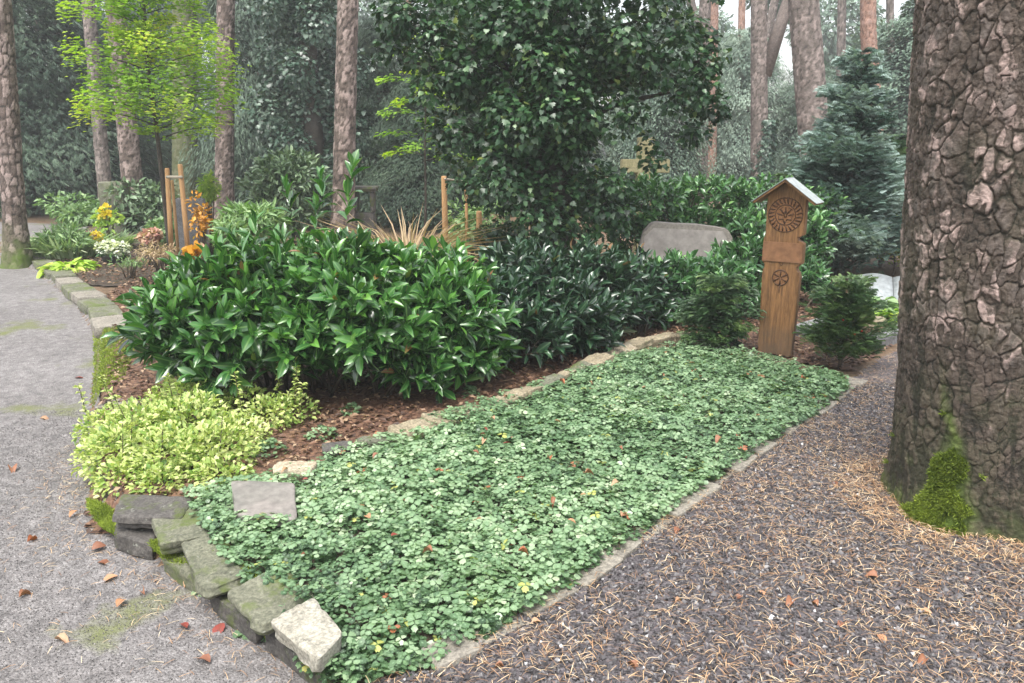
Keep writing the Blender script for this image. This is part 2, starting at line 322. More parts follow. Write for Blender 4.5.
M['granite'] = stonemat('granite', (.14, .14, .145), (.27, .27, .275))
def cubegrid(n):
    t = np.linspace(-1, 1, n); A, B = np.meshgrid(t, t); o = np.ones_like(A); Vs = []; ff = []; off = 0
    for ax, sg in ((0, 1), (0, -1), (1, 1), (1, -1), (2, 1), (2, -1)):
        v = np.zeros((n, n, 3)); v[..., ax] = sg; v[..., (ax+1) % 3] = A if sg > 0 else B; v[..., (ax+2) % 3] = B if sg > 0 else A
        Vs.append(v.reshape(-1, 3))
        for i in range(n-1):
            for j in range(n-1): ff.append((off+i*n+j, off+i*n+j+1, off+(i+1)*n+j+1, off+(i+1)*n+j))
        off += n*n
    V = np.concatenate(Vs); key, idx, inv = np.unique(np.round(V, 5), axis=0, return_index=True, return_inverse=True); inv = inv.ravel()
    return V[idx], inv[np.array(ff)].reshape(-1)
CG, CGF = cubegrid(11)
def slab(name, corners, ztop, th, mat, seed, label=None, group=None, tilt=(0, 0), parent=None, rough=.012, cat='stone', p=14.0):
    c = CG.copy(); pn = (np.abs(c)**p).sum(1)**(1/p); c = c/pn[:, None]*1.0
    C = [np.asarray(k, float)[:2] for k in corners]; u, v = (c[:, 0]+1)/2, (c[:, 1]+1)/2
    xy = (1-u)[:, None]*(1-v)[:, None]*C[0]+u[:, None]*(1-v)[:, None]*C[1]+u[:, None]*v[:, None]*C[2]+(1-u)[:, None]*v[:, None]*C[3]
    z = ztop-th/2+c[:, 2]*th/2; V = np.concatenate([xy, z[:, None]], 1); m = V.mean(0)
    V[:, 2] += (V[:, 0]-m[0])*tilt[0]+(V[:, 1]-m[1])*tilt[1]
    out = nrm(c); V += out*(rough*1.3*fbm(V*11+seed, seed, 3)[:, None]+rough*.9*fbm(V*30, seed+4, 2)[:, None])
    side = np.abs(c[:, 2]) < .95; V[side, :2] += (V[side, :2]-m[:2])*(.10*(vn(np.stack([V[side, 2]*55+seed, V[side, 0]*3, V[side, 1]*3], -1))-.6))[:, None]; under = c[:, 2] < 0; V[under, :2] = m[:2]+(V[under, :2]-m[:2])*(1-.10*vn(V[under]*5))[:, None]
    o = mk(name, V, CGF, np.full(len(CGF)//4, 4), mat, parent); m[2] = ztop-th
    if parent is None: basis_loc(o, m); tag(o, label, cat, group)
    try: o.data.set_sharp_from_angle(angle=math.radians(38))
    except Exception: pass
    return o
def quad(cx, cy, l, w, a, jit=.15):
    ca, sa = math.cos(a), math.sin(a); r = []
    for x, y in ((-1, -1), (1, -1), (1, 1), (-1, 1)):
        x *= l/2*(1+R.uniform(-jit, jit)); y *= w/2*(1+R.uniform(-jit*1.5, jit*1.5)); r.append((cx+x*ca-y*sa, cy+x*sa+y*ca))
    return r
def pq(pts, z): return [P(a, b, z) for a, b in pts]
W = [('slab', [(112, 515), (182, 518), (192, 498), (122, 494)], .05, .055, 'st_dark', 'dark grey rough stone jutting out under the variegated shrub, first of the bed wall'),
     ('slab', [(160, 545), (215, 533), (204, 503), (150, 512)], .045, .055, 'st_green', 'greenish upright-faced stone next to the dark jutting stone of the bed wall'),
     ('slab', [(205, 590), (252, 570), (222, 533), (180, 543)], .035, .055, 'st_green', 'narrow mossy green slab in the middle of the bed wall'),
     ('slab', [(262, 625), (318, 596), (282, 566), (225, 592)], .05, .05, 'st_green', 'large flat green-grey slab beside the pale corner stone'),
     ('slab', [(318, 660), (344, 632), (314, 597), (270, 620)], .075, .06, 'st_white', 'pale cream stone at the front corner of the grave bed')]
for i, (n, q, z, th, m, lab) in enumerate(W): slab('edging_stone', pq(q, z), z, th, M[m], 10+i, lab, 'stones of the bed wall along the path', rough=.014, tilt=(R.uniform(-.04, .04), R.uniform(-.03, .05)))
W2 = [([(114, 534), (152, 545), (164, 512), (118, 505)], 'st_dark', 'small dark stone at the wall foot below the jutting stone'),
      ([(160, 556), (202, 580), (216, 545), (170, 532)], 'st_green', 'low mossy stone at the wall foot below the greenish stone'),
      ([(208, 590), (256, 628), (276, 595), (222, 568)], 'st_dark', 'long dark stone at the wall foot below the narrow mossy slab'),
      ([(262, 630), (328, 676), (350, 645), (282, 600)], 'st_dark', 'dark stone at the wall foot under the pale corner stone')]
for i, (q, m, lab) in enumerate(W2): slab('edging_stone', pq(q, -.03), -.035, .13, M[m], 30+i, lab, 'stones of the bed wall along the path', rough=.014)
def along(pl, t):
    pl = np.asarray(pl)[:, :2]; d = np.concatenate([[0], np.cumsum(np.linalg.norm(np.diff(pl, axis=0), axis=1))])
    s = t*d[-1]; return np.array([np.interp(s, d, pl[:, 0]), np.interp(s, d, pl[:, 1])]), d[-1]
ORD = ['first', 'second', 'third', 'fourth', 'fifth', 'sixth', 'seventh', 'eighth', 'ninth', 'tenth', 'eleventh', 'twelfth', 'thirteenth', 'fourteenth', 'fifteenth', 'sixteenth', 'seventeenth', 'eighteenth', 'nineteenth', 'twentieth', 'twenty-first', 'twenty-second', 'twenty-third', 'twenty-fourth']
back = [P(*a, .08) for a in [(362, 442), (400, 430), (430, 420), (480, 404), (520, 392), (560, 376), (610, 356), (645, 342), (690, 332)]]
L = along(back, 0)[1]; t = 0; i = 0
while t < .985:
    l = R.uniform(.15, .36)/L; c, _ = along(back, min(t+l/2, 1)); c0, _ = along(back, t); c1, _ = along(back, min(t+l, 1)); a = math.atan2(*(c1-c0)[::-1])+R.uniform(-.12, .12)
    slab('edging_stone', quad(c[0], c[1], l*L*.97, R.uniform(.09, .17), a), .075+R.uniform(-.015, .045), .10, M[['st_ochre', 'st_beige', 'st_ochre', 'st_green'][int(R.integers(4))]], 50+i,
         f'{ORD[i]} stone from the left in the sandstone row under the hedge', 'sandstone row between hedge and ground cover', tilt=tuple(R.uniform(-.18, .18, 2)), rough=.016); t += l; i += 1
slab('edging_stone', quad(*P(295, 467, .09)[:2], .19, .11, .1), .10, .07, M['st_beige'], 81, 'flat beige stone lying alone among leaves behind the blurred plate')
slab('edging_stone', quad(*P(338, 447, .07)[:2], .17, .12, .2), .075, .06, M['st_dark'], 82, 'dark slate-coloured stone left of the sandstone row')
slab('edging_stone', quad(*P(125, 400, .03)[:2], .30, .16, .2), .02, .08, M['st_kerb'], 83, 'grey flat stone between moss strip and variegated shrub')
edge = [P(*a, 0) for a in [(428, 668), (470, 648), (560, 597), (640, 540), (700, 494), (770, 444), (856, 385)]]
L = along(edge, 0)[1]; t = 0; i = 0
while t < .99 and i < 24:
    l = R.uniform(.15, .3)/L; c, _ = along(edge, min(t+l/2, 1)); c0, _ = along(edge, t); c1, _ = along(edge, min(t+l, 1)); a = math.atan2(*(c1-c0)[::-1])+R.uniform(-.06, .06)
    slab('kerb_stone', quad(c[0], c[1], l*L*.95, R.uniform(.09, .13), a, .12), H(c[0], c[1])+R.uniform(.022, .038), .05, M['st_kerb'], 90+i,
         f'{ORD[i]} flat kerb stone from the near end along the gravel', 'flat kerb stones between ground cover and gravel', rough=.007); t += l; i += 1
lk = [P(*a, -.07) for a in [(100, 338), (92, 318), (72, 300), (50, 280), (30, 264)]]
L = along(lk, 0)[1]; t = 0; i = 0
while t < .99 and i < 24:
    l = R.uniform(.32, .6)/L; c, _ = along(lk, min(t+l/2, 1)); c0, _ = along(lk, t); c1, _ = along(lk, min(t+l, 1)); a = math.atan2(*(c1-c0)[::-1])
    slab('kerb_stone', quad(c[0]+.12, c[1], l*L*.96, R.uniform(.24, .32), a, .08), .045+R.uniform(-.01, .02), .18, M['st_green' if i % 3 else 'st_kerb'], 120+i,
         f'{ORD[i]} mossy kerb stone from the near end beside the left path', 'mossy kerb stones along the left path', rough=.012); t += l; i += 1
# ------------------------------------------------------------------ leaf colours
M['laurel'] = leafmat('laurel_leaf', [(0, (.010, .034, .010)), (.35, (.026, .09, .022)), (.7, (.06, .185, .036)), (.93, (.14, .31, .045)), (.975, (.14, .34, .04)), (.99, (.25, .12, .05))], .26, (.16, .30, .08), .15, coat=.9)
M['laurel_dark'] = leafmat('laurel_dark_leaf', [(0, (.008, .022, .014)), (.5, (.018, .05, .026)), (.9, (.035, .095, .04)), (.985, (.09, .2, .05)), (.995, (.25, .12, .05))], .28, (.10, .18, .08), .1, coat=.6)
M['laurel_shine'] = leafmat('laurel_shine_leaf', [(0, (.016, .05, .02)), (.5, (.045, .125, .045)), (.9, (.10, .25, .075)), (1, (.18, .36, .10))], .25, (.12, .2, .08), .1, coat=.8)  # besides the coat, a lighter leaf colour paints part of the sheen
M['cover'] = leafmat('cover_leaf', [(0, (.035, .072, .032)), (.3, (.105, .19, .09)), (.62, (.215, .33, .175)), (.88, (.33, .44, .27)), (.97, (.42, .50, .33)), (.985, (.42, .46, .12)), (.995, (.36, .12, .06))], .42, (.3, .46, .27), .25, coat=.35)
M['ivy'] = leafmat('ivy_leaf', [(0, (.008, .028, .010)), (.5, (.026, .078, .028)), (.85, (.075, .16, .055)), (.985, (.17, .26, .08)), (1, (.16, .2, .05))], .4, None, .12, coat=.12)
M['ivy_far'] = leafmat('ivy_far_leaf', [(0, (.02, .045, .03)), (.6, (.06, .11, .075)), (1, (.16, .23, .17))], .35, None, .1)  # far ivy lightened, with distance haze mixed into its leaf colour
M['euonymus'] = leafmat('euonymus_leaf', [(0, (.08, .16, .03)), (.25, (.22, .34, .07)), (.45, (.44, .52, .17)), (.7, (.56, .60, .24)), (.9, (.70, .70, .38)), (1, (.18, .32, .09))], .4, (.25, .38, .10), .25)
M['hornbeam'] = leafmat('hornbeam_leaf', [(0, (.10, .21, .02)), (.4, (.22, .38, .03)), (.75, (.38, .50, .05)), (.95, (.54, .54, .06)), (1, (.60, .50, .06))], .5, None, .4)
M['yellowgreen'] = leafmat('yellowgreen_leaf', [(0, (.12, .2, .04)), (.6, (.30, .38, .06)), (1, (.6, .5, .1))], .5, None, .35)
M['cypress'] = leafmat('cypress_spray', [(0, (.010, .028, .02)), (.4, (.035, .08, .06)), (.8, (.11, .19, .155)), (1, (.30, .40, .37))], .6, None, .1)
M['yew'] = leafmat('yew_needle', [(0, (.015, .04, .018)), (.6, (.045, .10, .035)), (1, (.13, .21, .06))], .5, None, .1)
M['conif1'] = leafmat('conifer_dark_spray', [(0, (.010, .024, .014)), (.5, (.028, .060, .036)), (1, (.09, .14, .085))], .6, None, .1)
M['conif2'] = leafmat('conifer_mid_spray', [(0, (.025, .05, .035)), (.5, (.06, .105, .075)), (1, (.15, .22, .155))], .6, None, .1)  # greyer than the dark spray: some distance haze sits in the colour
M['conif3'] = leafmat('conifer_hazed_spray', [(0, (.08, .13, .10)), (.5, (.16, .23, .18)), (1, (.32, .41, .33))], .7, None, .1)  # palest spray: distance haze painted into the base colour
M['rhodo'] = leafmat('rhododendron_leaf', [(0, (.03, .06, .03)), (.5, (.11, .18, .09)), (1, (.30, .40, .24))], .35, None, .1)
M['lightgreen'] = leafmat('light_leaf', [(0, (.08, .16, .05)), (.5, (.18, .30, .12)), (1, (.38, .5, .25))], .45, None, .25)
M['lime'] = leafmat('lime_leaf', [(0, (.15, .28, .03)), (.5, (.32, .48, .06)), (1, (.6, .65, .15))], .45, None, .3)
M['variegrass'] = leafmat('variegated_grass', [(0, (.12, .22, .09)), (.5, (.28, .40, .18)), (1, (.52, .6, .38))], .5, None, .2)
M['orange'] = leafmat('orange_leaf', [(0, (.25, .12, .02)), (.5, (.6, .28, .03)), (1, (.75, .45, .06))], .5, None, .3)
M['dry'] = leafmat('dry_grass', [(0, (.25, .17, .09)), (1, (.55, .43, .28))], .7, None, .2)
M['moss'] = leafmat('moss_tuft', [(0, (.045, .075, .008)), (.45, (.15, .21, .02)), (1, (.34, .42, .05))], .8, None, .2)
M['needle'] = leafmat('fallen_needle', [(0, (.15, .075, .04)), (.35, (.36, .20, .10)), (.7, (.58, .39, .21)), (1, (.74, .60, .40))], .6, None, 0)
M['pebble'] = leafmat('pebble', [(0, (.022, .020, .020)), (.45, (.075, .069, .072)), (.8, (.21, .20, .20)), (.94, (.36, .35, .35)), (1, (.55, .55, .55))], .55, None, 0)
M['grit'] = leafmat('grit', [(0, (.10, .094, .094)), (.6, (.17, .16, .155)), (1, (.38, .36, .34))], .7, None, 0)
M['litter'] = leafmat('litter_leaf', [(0, (.035, .018, .011)), (.4, (.085, .043, .027)), (.75, (.18, .095, .055)), (1, (.38, .27, .17))], .6, None, .1)
M['deadleaf'] = leafmat('dead_leaf', [(0, (.22, .09, .05)), (.4, (.40, .2, .10)), (.7, (.5, .33, .22)), (1, (.62, .50, .38))], .6, (.2, .1, .06), .1)
M['deadred'] = leafmat('dead_red_leaf', [(0, (.2, .03, .03)), (1, (.42, .16, .06))], .5, (.15, .05, .03), .1)
M['white_fl'] = leafmat('white_petal', [(0, (.6, .62, .55)), (1, (.85, .85, .82))], .5, None, .3)
M['yellow_fl'] = leafmat('yellow_petal', [(0, (.7, .5, .02)), (1, (.85, .72, .1))], .5, None, .3)
M['pink_fl'] = leafmat('pink_petal', [(0, (.35, .14, .12)), (.5, (.55, .33, .26)), (1, (.62, .58, .38))], .6, None, .2)
# ------------------------------------------------------------------ plants
def on_clumps(clumps, per, shell=.55):                              # clumps: (center, radius xyz)
    ps = []; ns = []
    for c, r in clumps:
        n = max(4, int(per*np.mean(r)**2)); d = rv(n); k = shell+(1-shell)*R.random((n, 1))**.6
        ps.append(np.asarray(c)+d*k*np.asarray(r)*(1+.25*fbm(d*2+np.asarray(c), 3)[:, None])); ns.append(d)
    return np.concatenate(ps), np.concatenate(ns)
def lite(p, n, c=0.0, k=1.0):                                        # colour factor: clumpy, random
    return np.clip(.42+.30*fbm(p*2.2, 8)*k+.28*R.normal(size=len(p))*.8+c, 0, 1)
def leafy(name, clumps, per, t, size, mat, parent=None, out=.6, upn=.7, hang=.3, shell=.55, c=0.0, zmin=None, jit=.5):
    p, n = on_clumps(clumps, per, shell)
    if zmin is not None: k = p[:, 2] > zmin; p, n = p[k], n[k]
    m = len(p); nn = nrm(n*out+np.array([0, 0, upn])+rv(m)*jit); y = nrm(n*1.0+np.array([0, 0, -hang])+rv(m)*.7)
    return scatter(name, t, p, y, nn, size*R.uniform(.65, 1.25, m), mat, parent, lite(p, n, c))
def shoots(tips, dirs, nleaf=9, length=.22, lsize=.12, spread=.75):
    ps = []; ys = []; ns = []; n = len(tips); dirs = nrm(dirs)
    ref = nrm(np.cross(dirs, rv(n))); ref2 = np.cross(dirs, ref)
    for k in range(nleaf):
        f = k/(nleaf-1); a = k*2.4+R.uniform(-.3, .3, n); o = ref*np.cos(a)[:, None]+ref2*np.sin(a)[:, None]
        ps.append(tips-dirs*length*(1-f)); sp = spread*(1.25-f*.95)
        y = nrm(dirs*(1-.35*(1-f))+o*sp+np.array([0, 0, -.28*(1-f)])+rv(n)*.15); ys.append(y); ns.append(nrm(dirs-y*.6+np.array([0, 0, .25])+rv(n)*.2))
    sz = np.concatenate([np.full(n, lsize*(.72+.5*math.sin(math.pi*(.15+.8*k/(nleaf-1))))) for k in range(nleaf)])*R.uniform(.8, 1.2, n*nleaf)
    young = np.concatenate([np.full(n, .2*(k/(nleaf-1))**2) for k in range(nleaf)])
    return np.concatenate(ps), np.concatenate(ys), np.concatenate(ns), sz, young
def laurel(name, blobs, nshoot, mat, label, base, lsize=.12, group=None, extra=None, c=0.0, nleaf=9, cat='shrub', zfloor=.06, stems=14):
    root = empty(name, base, label, cat, group); w = np.array([np.prod(r)**(2/3) for _, r in blobs]); w /= w.sum(); tips = []; dirs = []
    for (cc, r), ww in zip(blobs, w):
        n = int(nshoot*ww); d = rv(n); d[:, 2] = np.where(d[:, 2] < -.5, -d[:, 2], d[:, 2]); k = .62+.42*R.random((n, 1))**.7
        tips.append(np.asarray(cc)+d*k*np.asarray(r)*(1+.2*fbm(d*2.5+np.asarray(cc), 1)[:, None])); dirs.append(nrm(d*np.array([1, 1, .6])+np.array([0, 0, .42])+rv(n)*.5))
    tips = np.concatenate(tips); dirs = np.concatenate(dirs); k = tips[:, 2] > zfloor+.1; tips, dirs = tips[k], dirs[k]
    if extra is not None: tips = np.concatenate([tips, extra[0]]); dirs = np.concatenate([dirs, extra[1]])
    p, y, n, sz, yg = shoots(tips, dirs, nleaf, lsize*1.7, lsize)
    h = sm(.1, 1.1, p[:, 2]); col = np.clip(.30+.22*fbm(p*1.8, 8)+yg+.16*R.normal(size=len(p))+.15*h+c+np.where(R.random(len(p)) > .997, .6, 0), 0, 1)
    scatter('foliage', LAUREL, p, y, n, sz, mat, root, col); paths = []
    b = np.asarray(base)
    for i in R.permutation(len(tips))[:stems*5]:
        tp = tips[i]-dirs[i]*lsize*.3; s0 = b+np.array([(tp[0]-b[0])*.75+R.uniform(-.15, .15), (tp[1]-b[1])*.6+R.uniform(-.1, .1), 0])
        m1 = s0*.55+tp*.45+np.array([R.uniform(-.08, .08), R.uniform(-.08, .08), .02]); m2 = tp-dirs[i]*.2
        paths.append(([s0, m1, m2, tp], [.011, .008, .005, .003]))
    tube_obj('stem', paths, M['twig'], root, 5)['kind'] = 'stuff'; return root
def blob(px, py, Y, rx, ry, rz): return (Q(px, py, Y), (rx, ry, rz))
ex_t = np.array([Q(322, 176, 5.0), Q(287, 190, 5.1), Q(352, 165, 5.0), Q(217, 243, 4.9), Q(255, 222, 5.0), Q(232, 236, 4.7), Q(316, 205, 5.0), Q(348, 192, 5.0)]); ex_d = nrm(np.array([[.05, 0, 1], [-.1, 0, 1], [.12, -.1, 1], [-.5, -.1, .8], [.05, 0, 1], [-.35, -.2, 1], [.1, 0, 1], [.1, 0, 1]]))
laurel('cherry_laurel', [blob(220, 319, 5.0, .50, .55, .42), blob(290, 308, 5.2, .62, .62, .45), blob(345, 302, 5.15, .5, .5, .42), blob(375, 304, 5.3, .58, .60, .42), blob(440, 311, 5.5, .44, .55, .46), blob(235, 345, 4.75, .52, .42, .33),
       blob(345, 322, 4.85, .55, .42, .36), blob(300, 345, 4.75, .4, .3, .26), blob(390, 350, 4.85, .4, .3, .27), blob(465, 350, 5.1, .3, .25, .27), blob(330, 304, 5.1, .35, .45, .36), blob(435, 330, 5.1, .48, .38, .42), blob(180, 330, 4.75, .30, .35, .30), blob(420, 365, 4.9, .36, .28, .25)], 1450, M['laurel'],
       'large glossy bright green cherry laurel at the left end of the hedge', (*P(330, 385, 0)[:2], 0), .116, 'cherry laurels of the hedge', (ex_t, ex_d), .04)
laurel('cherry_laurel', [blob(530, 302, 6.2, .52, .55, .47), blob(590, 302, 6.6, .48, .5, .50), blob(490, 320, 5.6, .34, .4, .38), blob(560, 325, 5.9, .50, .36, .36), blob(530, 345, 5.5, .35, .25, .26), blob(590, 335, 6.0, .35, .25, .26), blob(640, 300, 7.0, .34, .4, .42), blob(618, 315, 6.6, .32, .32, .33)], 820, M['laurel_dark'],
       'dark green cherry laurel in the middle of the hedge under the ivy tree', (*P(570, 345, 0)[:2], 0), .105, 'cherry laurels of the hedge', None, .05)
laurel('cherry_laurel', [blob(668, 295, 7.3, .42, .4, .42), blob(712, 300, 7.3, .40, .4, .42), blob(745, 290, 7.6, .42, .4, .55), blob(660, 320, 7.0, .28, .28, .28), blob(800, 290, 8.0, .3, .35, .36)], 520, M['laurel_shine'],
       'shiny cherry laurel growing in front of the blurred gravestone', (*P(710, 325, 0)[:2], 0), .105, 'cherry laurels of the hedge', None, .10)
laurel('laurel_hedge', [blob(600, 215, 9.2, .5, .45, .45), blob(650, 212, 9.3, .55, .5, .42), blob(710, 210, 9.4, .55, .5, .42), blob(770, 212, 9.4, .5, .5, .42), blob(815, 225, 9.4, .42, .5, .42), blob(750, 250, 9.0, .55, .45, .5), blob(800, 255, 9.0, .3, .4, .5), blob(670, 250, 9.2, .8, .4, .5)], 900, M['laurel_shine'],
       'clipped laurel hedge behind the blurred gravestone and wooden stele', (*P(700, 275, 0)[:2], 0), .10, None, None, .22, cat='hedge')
# ground cover
def inbed(n, poly, grow=0.0):
    c = poly[:, :2].mean(0); q = c+(poly[:, :2]-c)*(1+grow); x0, y0 = q.min(0); x1, y1 = q.max(0); x = R.uniform(x0, x1, n); y = R.uniform(y0, y1, n); k = inpoly(x, y, q); return x[k], y[k]
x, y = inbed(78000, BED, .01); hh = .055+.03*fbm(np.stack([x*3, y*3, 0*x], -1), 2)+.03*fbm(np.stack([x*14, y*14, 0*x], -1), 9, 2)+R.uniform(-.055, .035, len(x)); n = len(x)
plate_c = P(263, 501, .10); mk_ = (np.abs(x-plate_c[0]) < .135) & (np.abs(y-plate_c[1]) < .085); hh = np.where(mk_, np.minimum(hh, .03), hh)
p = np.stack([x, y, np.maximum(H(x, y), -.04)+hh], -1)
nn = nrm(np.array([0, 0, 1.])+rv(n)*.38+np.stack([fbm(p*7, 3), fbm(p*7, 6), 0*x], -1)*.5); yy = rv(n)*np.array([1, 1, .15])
col = np.clip(.36+.35*fbm(p*1.5, 4)+.25*fbm(p*9, 14)+.2*R.normal(size=n)+(hh-.05)*4.5, 0, .96); col = np.where(R.random(n) > .9965, 1, np.where(R.random(n) > .992, .985, col))  # low leaves coloured darker, painting the shade between leaves
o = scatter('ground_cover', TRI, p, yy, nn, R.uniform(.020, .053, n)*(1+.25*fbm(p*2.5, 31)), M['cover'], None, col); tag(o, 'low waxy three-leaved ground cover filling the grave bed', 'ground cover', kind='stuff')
# spill-over tufts outside the bed
def tuft(name, c, r, n, t, size, mat, label, cat='plant', group=None, h=.08, colr=None, up=1.0):
    c = np.asarray(c); a = R.uniform(0, 6.283, n); q = np.sqrt(R.random(n))*r; pp = c+np.stack([np.cos(a)*q, np.sin(a)*q, h*(1-(q/r)**2)*R.uniform(.5, 1, n)], -1)
    o = scatter(name, t, pp, np.stack([np.cos(a), np.sin(a), 0*a+.1], -1)+rv(n)*.4, np.stack([np.cos(a)*.3, np.sin(a)*.3, 0*a+up], -1)+rv(n)*.3, size*R.uniform(.7, 1.2, n), mat, None, np.clip(R.normal(.5, .22, n), 0, 1) if colr is None else colr)
    basis_loc(o, c); return tag(o, label, cat, group)
for (px, py, z, r, n, lab) in [(262, 632, -.115, .07, 26, 'waxy green seedling at the foot of the wall left of the pale corner stone'), (210, 590, -.115, .045, 12, 'tiny waxy seedling at the foot of the green wall stones'),
                               (317, 662, -.06, .06, 26, 'waxy leaf clump hanging over the pale corner stone'), (120, 450, 0, .05, 8, 'seedling beside the variegated shrub')][:3]:
    tuft('strawberry_seedling', P(px, py, z), r, n, TRI, .05, M['cover'], lab, h=.06)
for (px, py, r, n, lab) in [(322, 437, .09, 40, 'waxy seedling on the mulch near the slate-coloured stone'), (350, 412, .07, 26, 'waxy seedling on the mulch under the bright laurel, nearer the euonymus'), (270, 452, .10, 44, 'waxy clump on the mulch behind the lone beige stone'), (470, 395, .07, 30, 'waxy seedling between laurel and sandstone row, middle part'), (610, 350, .1, 44, 'waxy clump by the far part of the sandstone row')]:
    tuft('strawberry_seedling', P(px, py, .01), r, n, TRI, .045, M['cover'], lab, h=.07)
# euonymus
def euon(name, clumps, per, base, label, sprigs=0):
    root = empty(name, base, label, 'shrub', 'variegated euonymus shrubs'); leafy('foliage', clumps, per, ROUND, .028, M['euonymus'], root, out=.5, upn=.9, hang=0, shell=.45, c=.1, zmin=-.09)
    for k in range(sprigs):
        c, r = clumps[k % len(clumps)]; s0 = np.asarray(c)+np.array([R.uniform(-.2, .2), R.uniform(0, .15), r[2]*.5]); hgt = R.uniform(.1, .28); d = nrm(np.array([R.uniform(-.25, .25), R.uniform(-.2, .2), 1])); m = 34; f = np.linspace(0, 1, m); yv = rv(m)*np.array([1, 1, .4])
        o = scatter('sprig', OVAL, s0+d*hgt*f[:, None], yv+[0, 0, .3], rv(m)*.5+[0, 0, 1], .034, M['euonymus'], root, np.clip(R.normal(.55, .2, m), 0, 1)); st_ = tube_obj('stem', [([s0-d*.05, s0+d*hgt], [.003, .002])], M['twig'], root, 4); st_.parent = o
    return root
def cl(px, py, z, r, f=1.0): a = P(px, py, z); return (a, (r, r, r*.75*f))
euon('euonymus_shrub', [cl(120, 455, .03, .22), cl(165, 462, .05, .23), cl(215, 455, .06, .22), cl(140, 435, .06, .24), cl(190, 430, .08, .25), cl(235, 440, .05, .18), cl(105, 430, 0, .16), cl(160, 485, .02, .14), cl(220, 478, .04, .14), cl(125, 480, 0, .14), cl(185, 405, .1, .24)], 34000, (*P(170, 460, 0)[:2], 0), 'cream and green variegated euonymus mound at the bed corner by the path', 12)
euon('euonymus_shrub', [cl(268, 418, .06, .16), cl(292, 412, .06, .15), cl(245, 405, .08, .16)], 22000, (*P(275, 425, 0)[:2], 0), 'small variegated euonymus under the bright laurel, beside bark mulch', 4)
# conifers / generic branched tree
def branched(name, base, z0, z1, rfun, nb, per, t, size, mat, label, cat='tree', group=None, rise=.2, droop=.5, trunk_r=.06, tmat='bark_dark', c=0.0, upn=1.0, flat=.5, tipup=0.0, hang=0.0, foliage='crown', vary=.25, seed=0, tipl=.25, lats=.16, vert=0.0):
    base = np.asarray(base, float); root = empty(name, base, label, cat, group); ps = []; ys = []; ns = []; cs = []; paths = []
    for i in range(nb):
        f = (i+.5)/nb; z = z0+(z1-z0)*f; a = i*2.399+R.uniform(-.4, .4); L = rfun(f)*(1+R.uniform(-vary, vary)); m = max(3, int(per*L)); s = np.sqrt(R.random(m))
        d = np.array([math.cos(a), math.sin(a), 0]); zz = rise*L*s-droop*L*s*s+tipup*L*s**3; lat = np.array([-d[1], d[0], 0])
        pos_ = base+np.array([0, 0, z])+d*(L*s)[:, None]+np.array([0, 0, 1])*zz[:, None]+lat*(R.normal(size=m)*lats*L*(1-.4*s))[:, None]+rv(m)*(.06+lats*.25)*L*R.random((m, 1))+np.array([0, 0, 1.])*R.normal(size=(m, 1))*vert*L
        slope = rise-2*droop*s+3*tipup*s*s; y = d+np.array([0, 0, 1])*(slope-hang)[:, None]+lat*R.normal(size=(m, 1))*flat+rv(m)*.2
        ps.append(pos_); ys.append(y); ns.append(np.array([0, 0, upn])+d*.5+rv(m)*.45); cs.append(.25+tipl*s*1.4+.1*R.normal(size=m)+.18*R.normal())
        e = np.linspace(0, .95, 5); paths.append((base+np.array([0, 0, z])+d*(L*e)[:, None]+np.array([0, 0, 1])*(rise*L*e-droop*L*e*e+tipup*L*e**3)[:, None], np.linspace(trunk_r*.28*(1.1-f), .003, 5)))
    ps = np.concatenate(ps); cs = np.concatenate(cs)+.2*fbm(ps*1.5, seed)+c
    scatter(foliage, t, ps, np.concatenate(ys), np.concatenate(ns), size*R.uniform(.6, 1.2, len(ps)), mat, root, np.clip(cs, 0, 1))
    tp = [base+np.array([R.uniform(-.02, .02), R.uniform(-.02, .02), 0])*k+np.array([0, 0, (z1*1.0)*k/6]) for k in range(7)]
    trunk_mesh('trunk', tp, np.linspace(trunk_r, trunk_r*.25, 7), M[tmat], root, 12, 60, .05, .1, .004, seed); br = tube_obj('branch', paths, M[tmat], root, 4); br['kind'] = 'stuff'; return root
# small yews near the stele
branched('yew_shrub', P(840, 369), .04, .62, lambda f: .17*(1-f)**.35*(.8+.4*min(1, f*4))+.02, 60, 420, FEATHER, .06, M['yew'], 'loose young yew shrub with a red berry, right of the wooden stele', 'shrub', 'young yews beside the wooden stele', rise=.9, droop=.35, trunk_r=.015, c=.12, foliage='foliage', hang=-.45, vary=.65, lats=.25, vert=.08)
branched('yew_shrub', P(716, 352), .04, .60, lambda f: .19*(1-f)**.45*(.8+.4*min(1, f*4))+.02, 60, 400, FEATHER, .06, M['yew'], 'bluish young yew shrub left of the wooden stele', 'shrub', 'young yews beside the wooden stele', rise=.6, droop=.4, trunk_r=.015, c=.06, foliage='foliage', hang=-.35, vary=.65, lats=.25, vert=.08)
branched('yew_seedling', P(222, 392), .03, .36, lambda f: .22*(1-f)**.6+.02, 26, 300, FEATHER, .07, M['yew'], 'feathery light green conifer seedling in front of the bright laurel', 'plant', rise=.9, droop=.4, trunk_r=.008, c=.25, foliage='foliage')
branched('blue_cypress', P(838, 278), .05, 2.66, lambda f: .55*(1-f)**.8+.05, 130, 330, FEATHER, .12, M['cypress'], 'blue-green cypress tree with frosted branch tips behind the wooden stele', rise=.9, droop=.45, tipup=.15, trunk_r=.05, c=.02, hang=-.2, tipl=.55, vary=.6, lats=.26, vert=.1, seed=3)
branched('dark_cypress', Q(800, 262, 10.3)*[1, 1, 0], .05, 1.25, lambda f: .42*(1-f)**.4+.05, 60, 260, SPRAY, .14, M['yew'], 'dark low conifer between wooden stele and blue cypress', 'shrub', rise=.8, droop=.3, trunk_r=.03, c=-.05, seed=4, foliage='foliage')
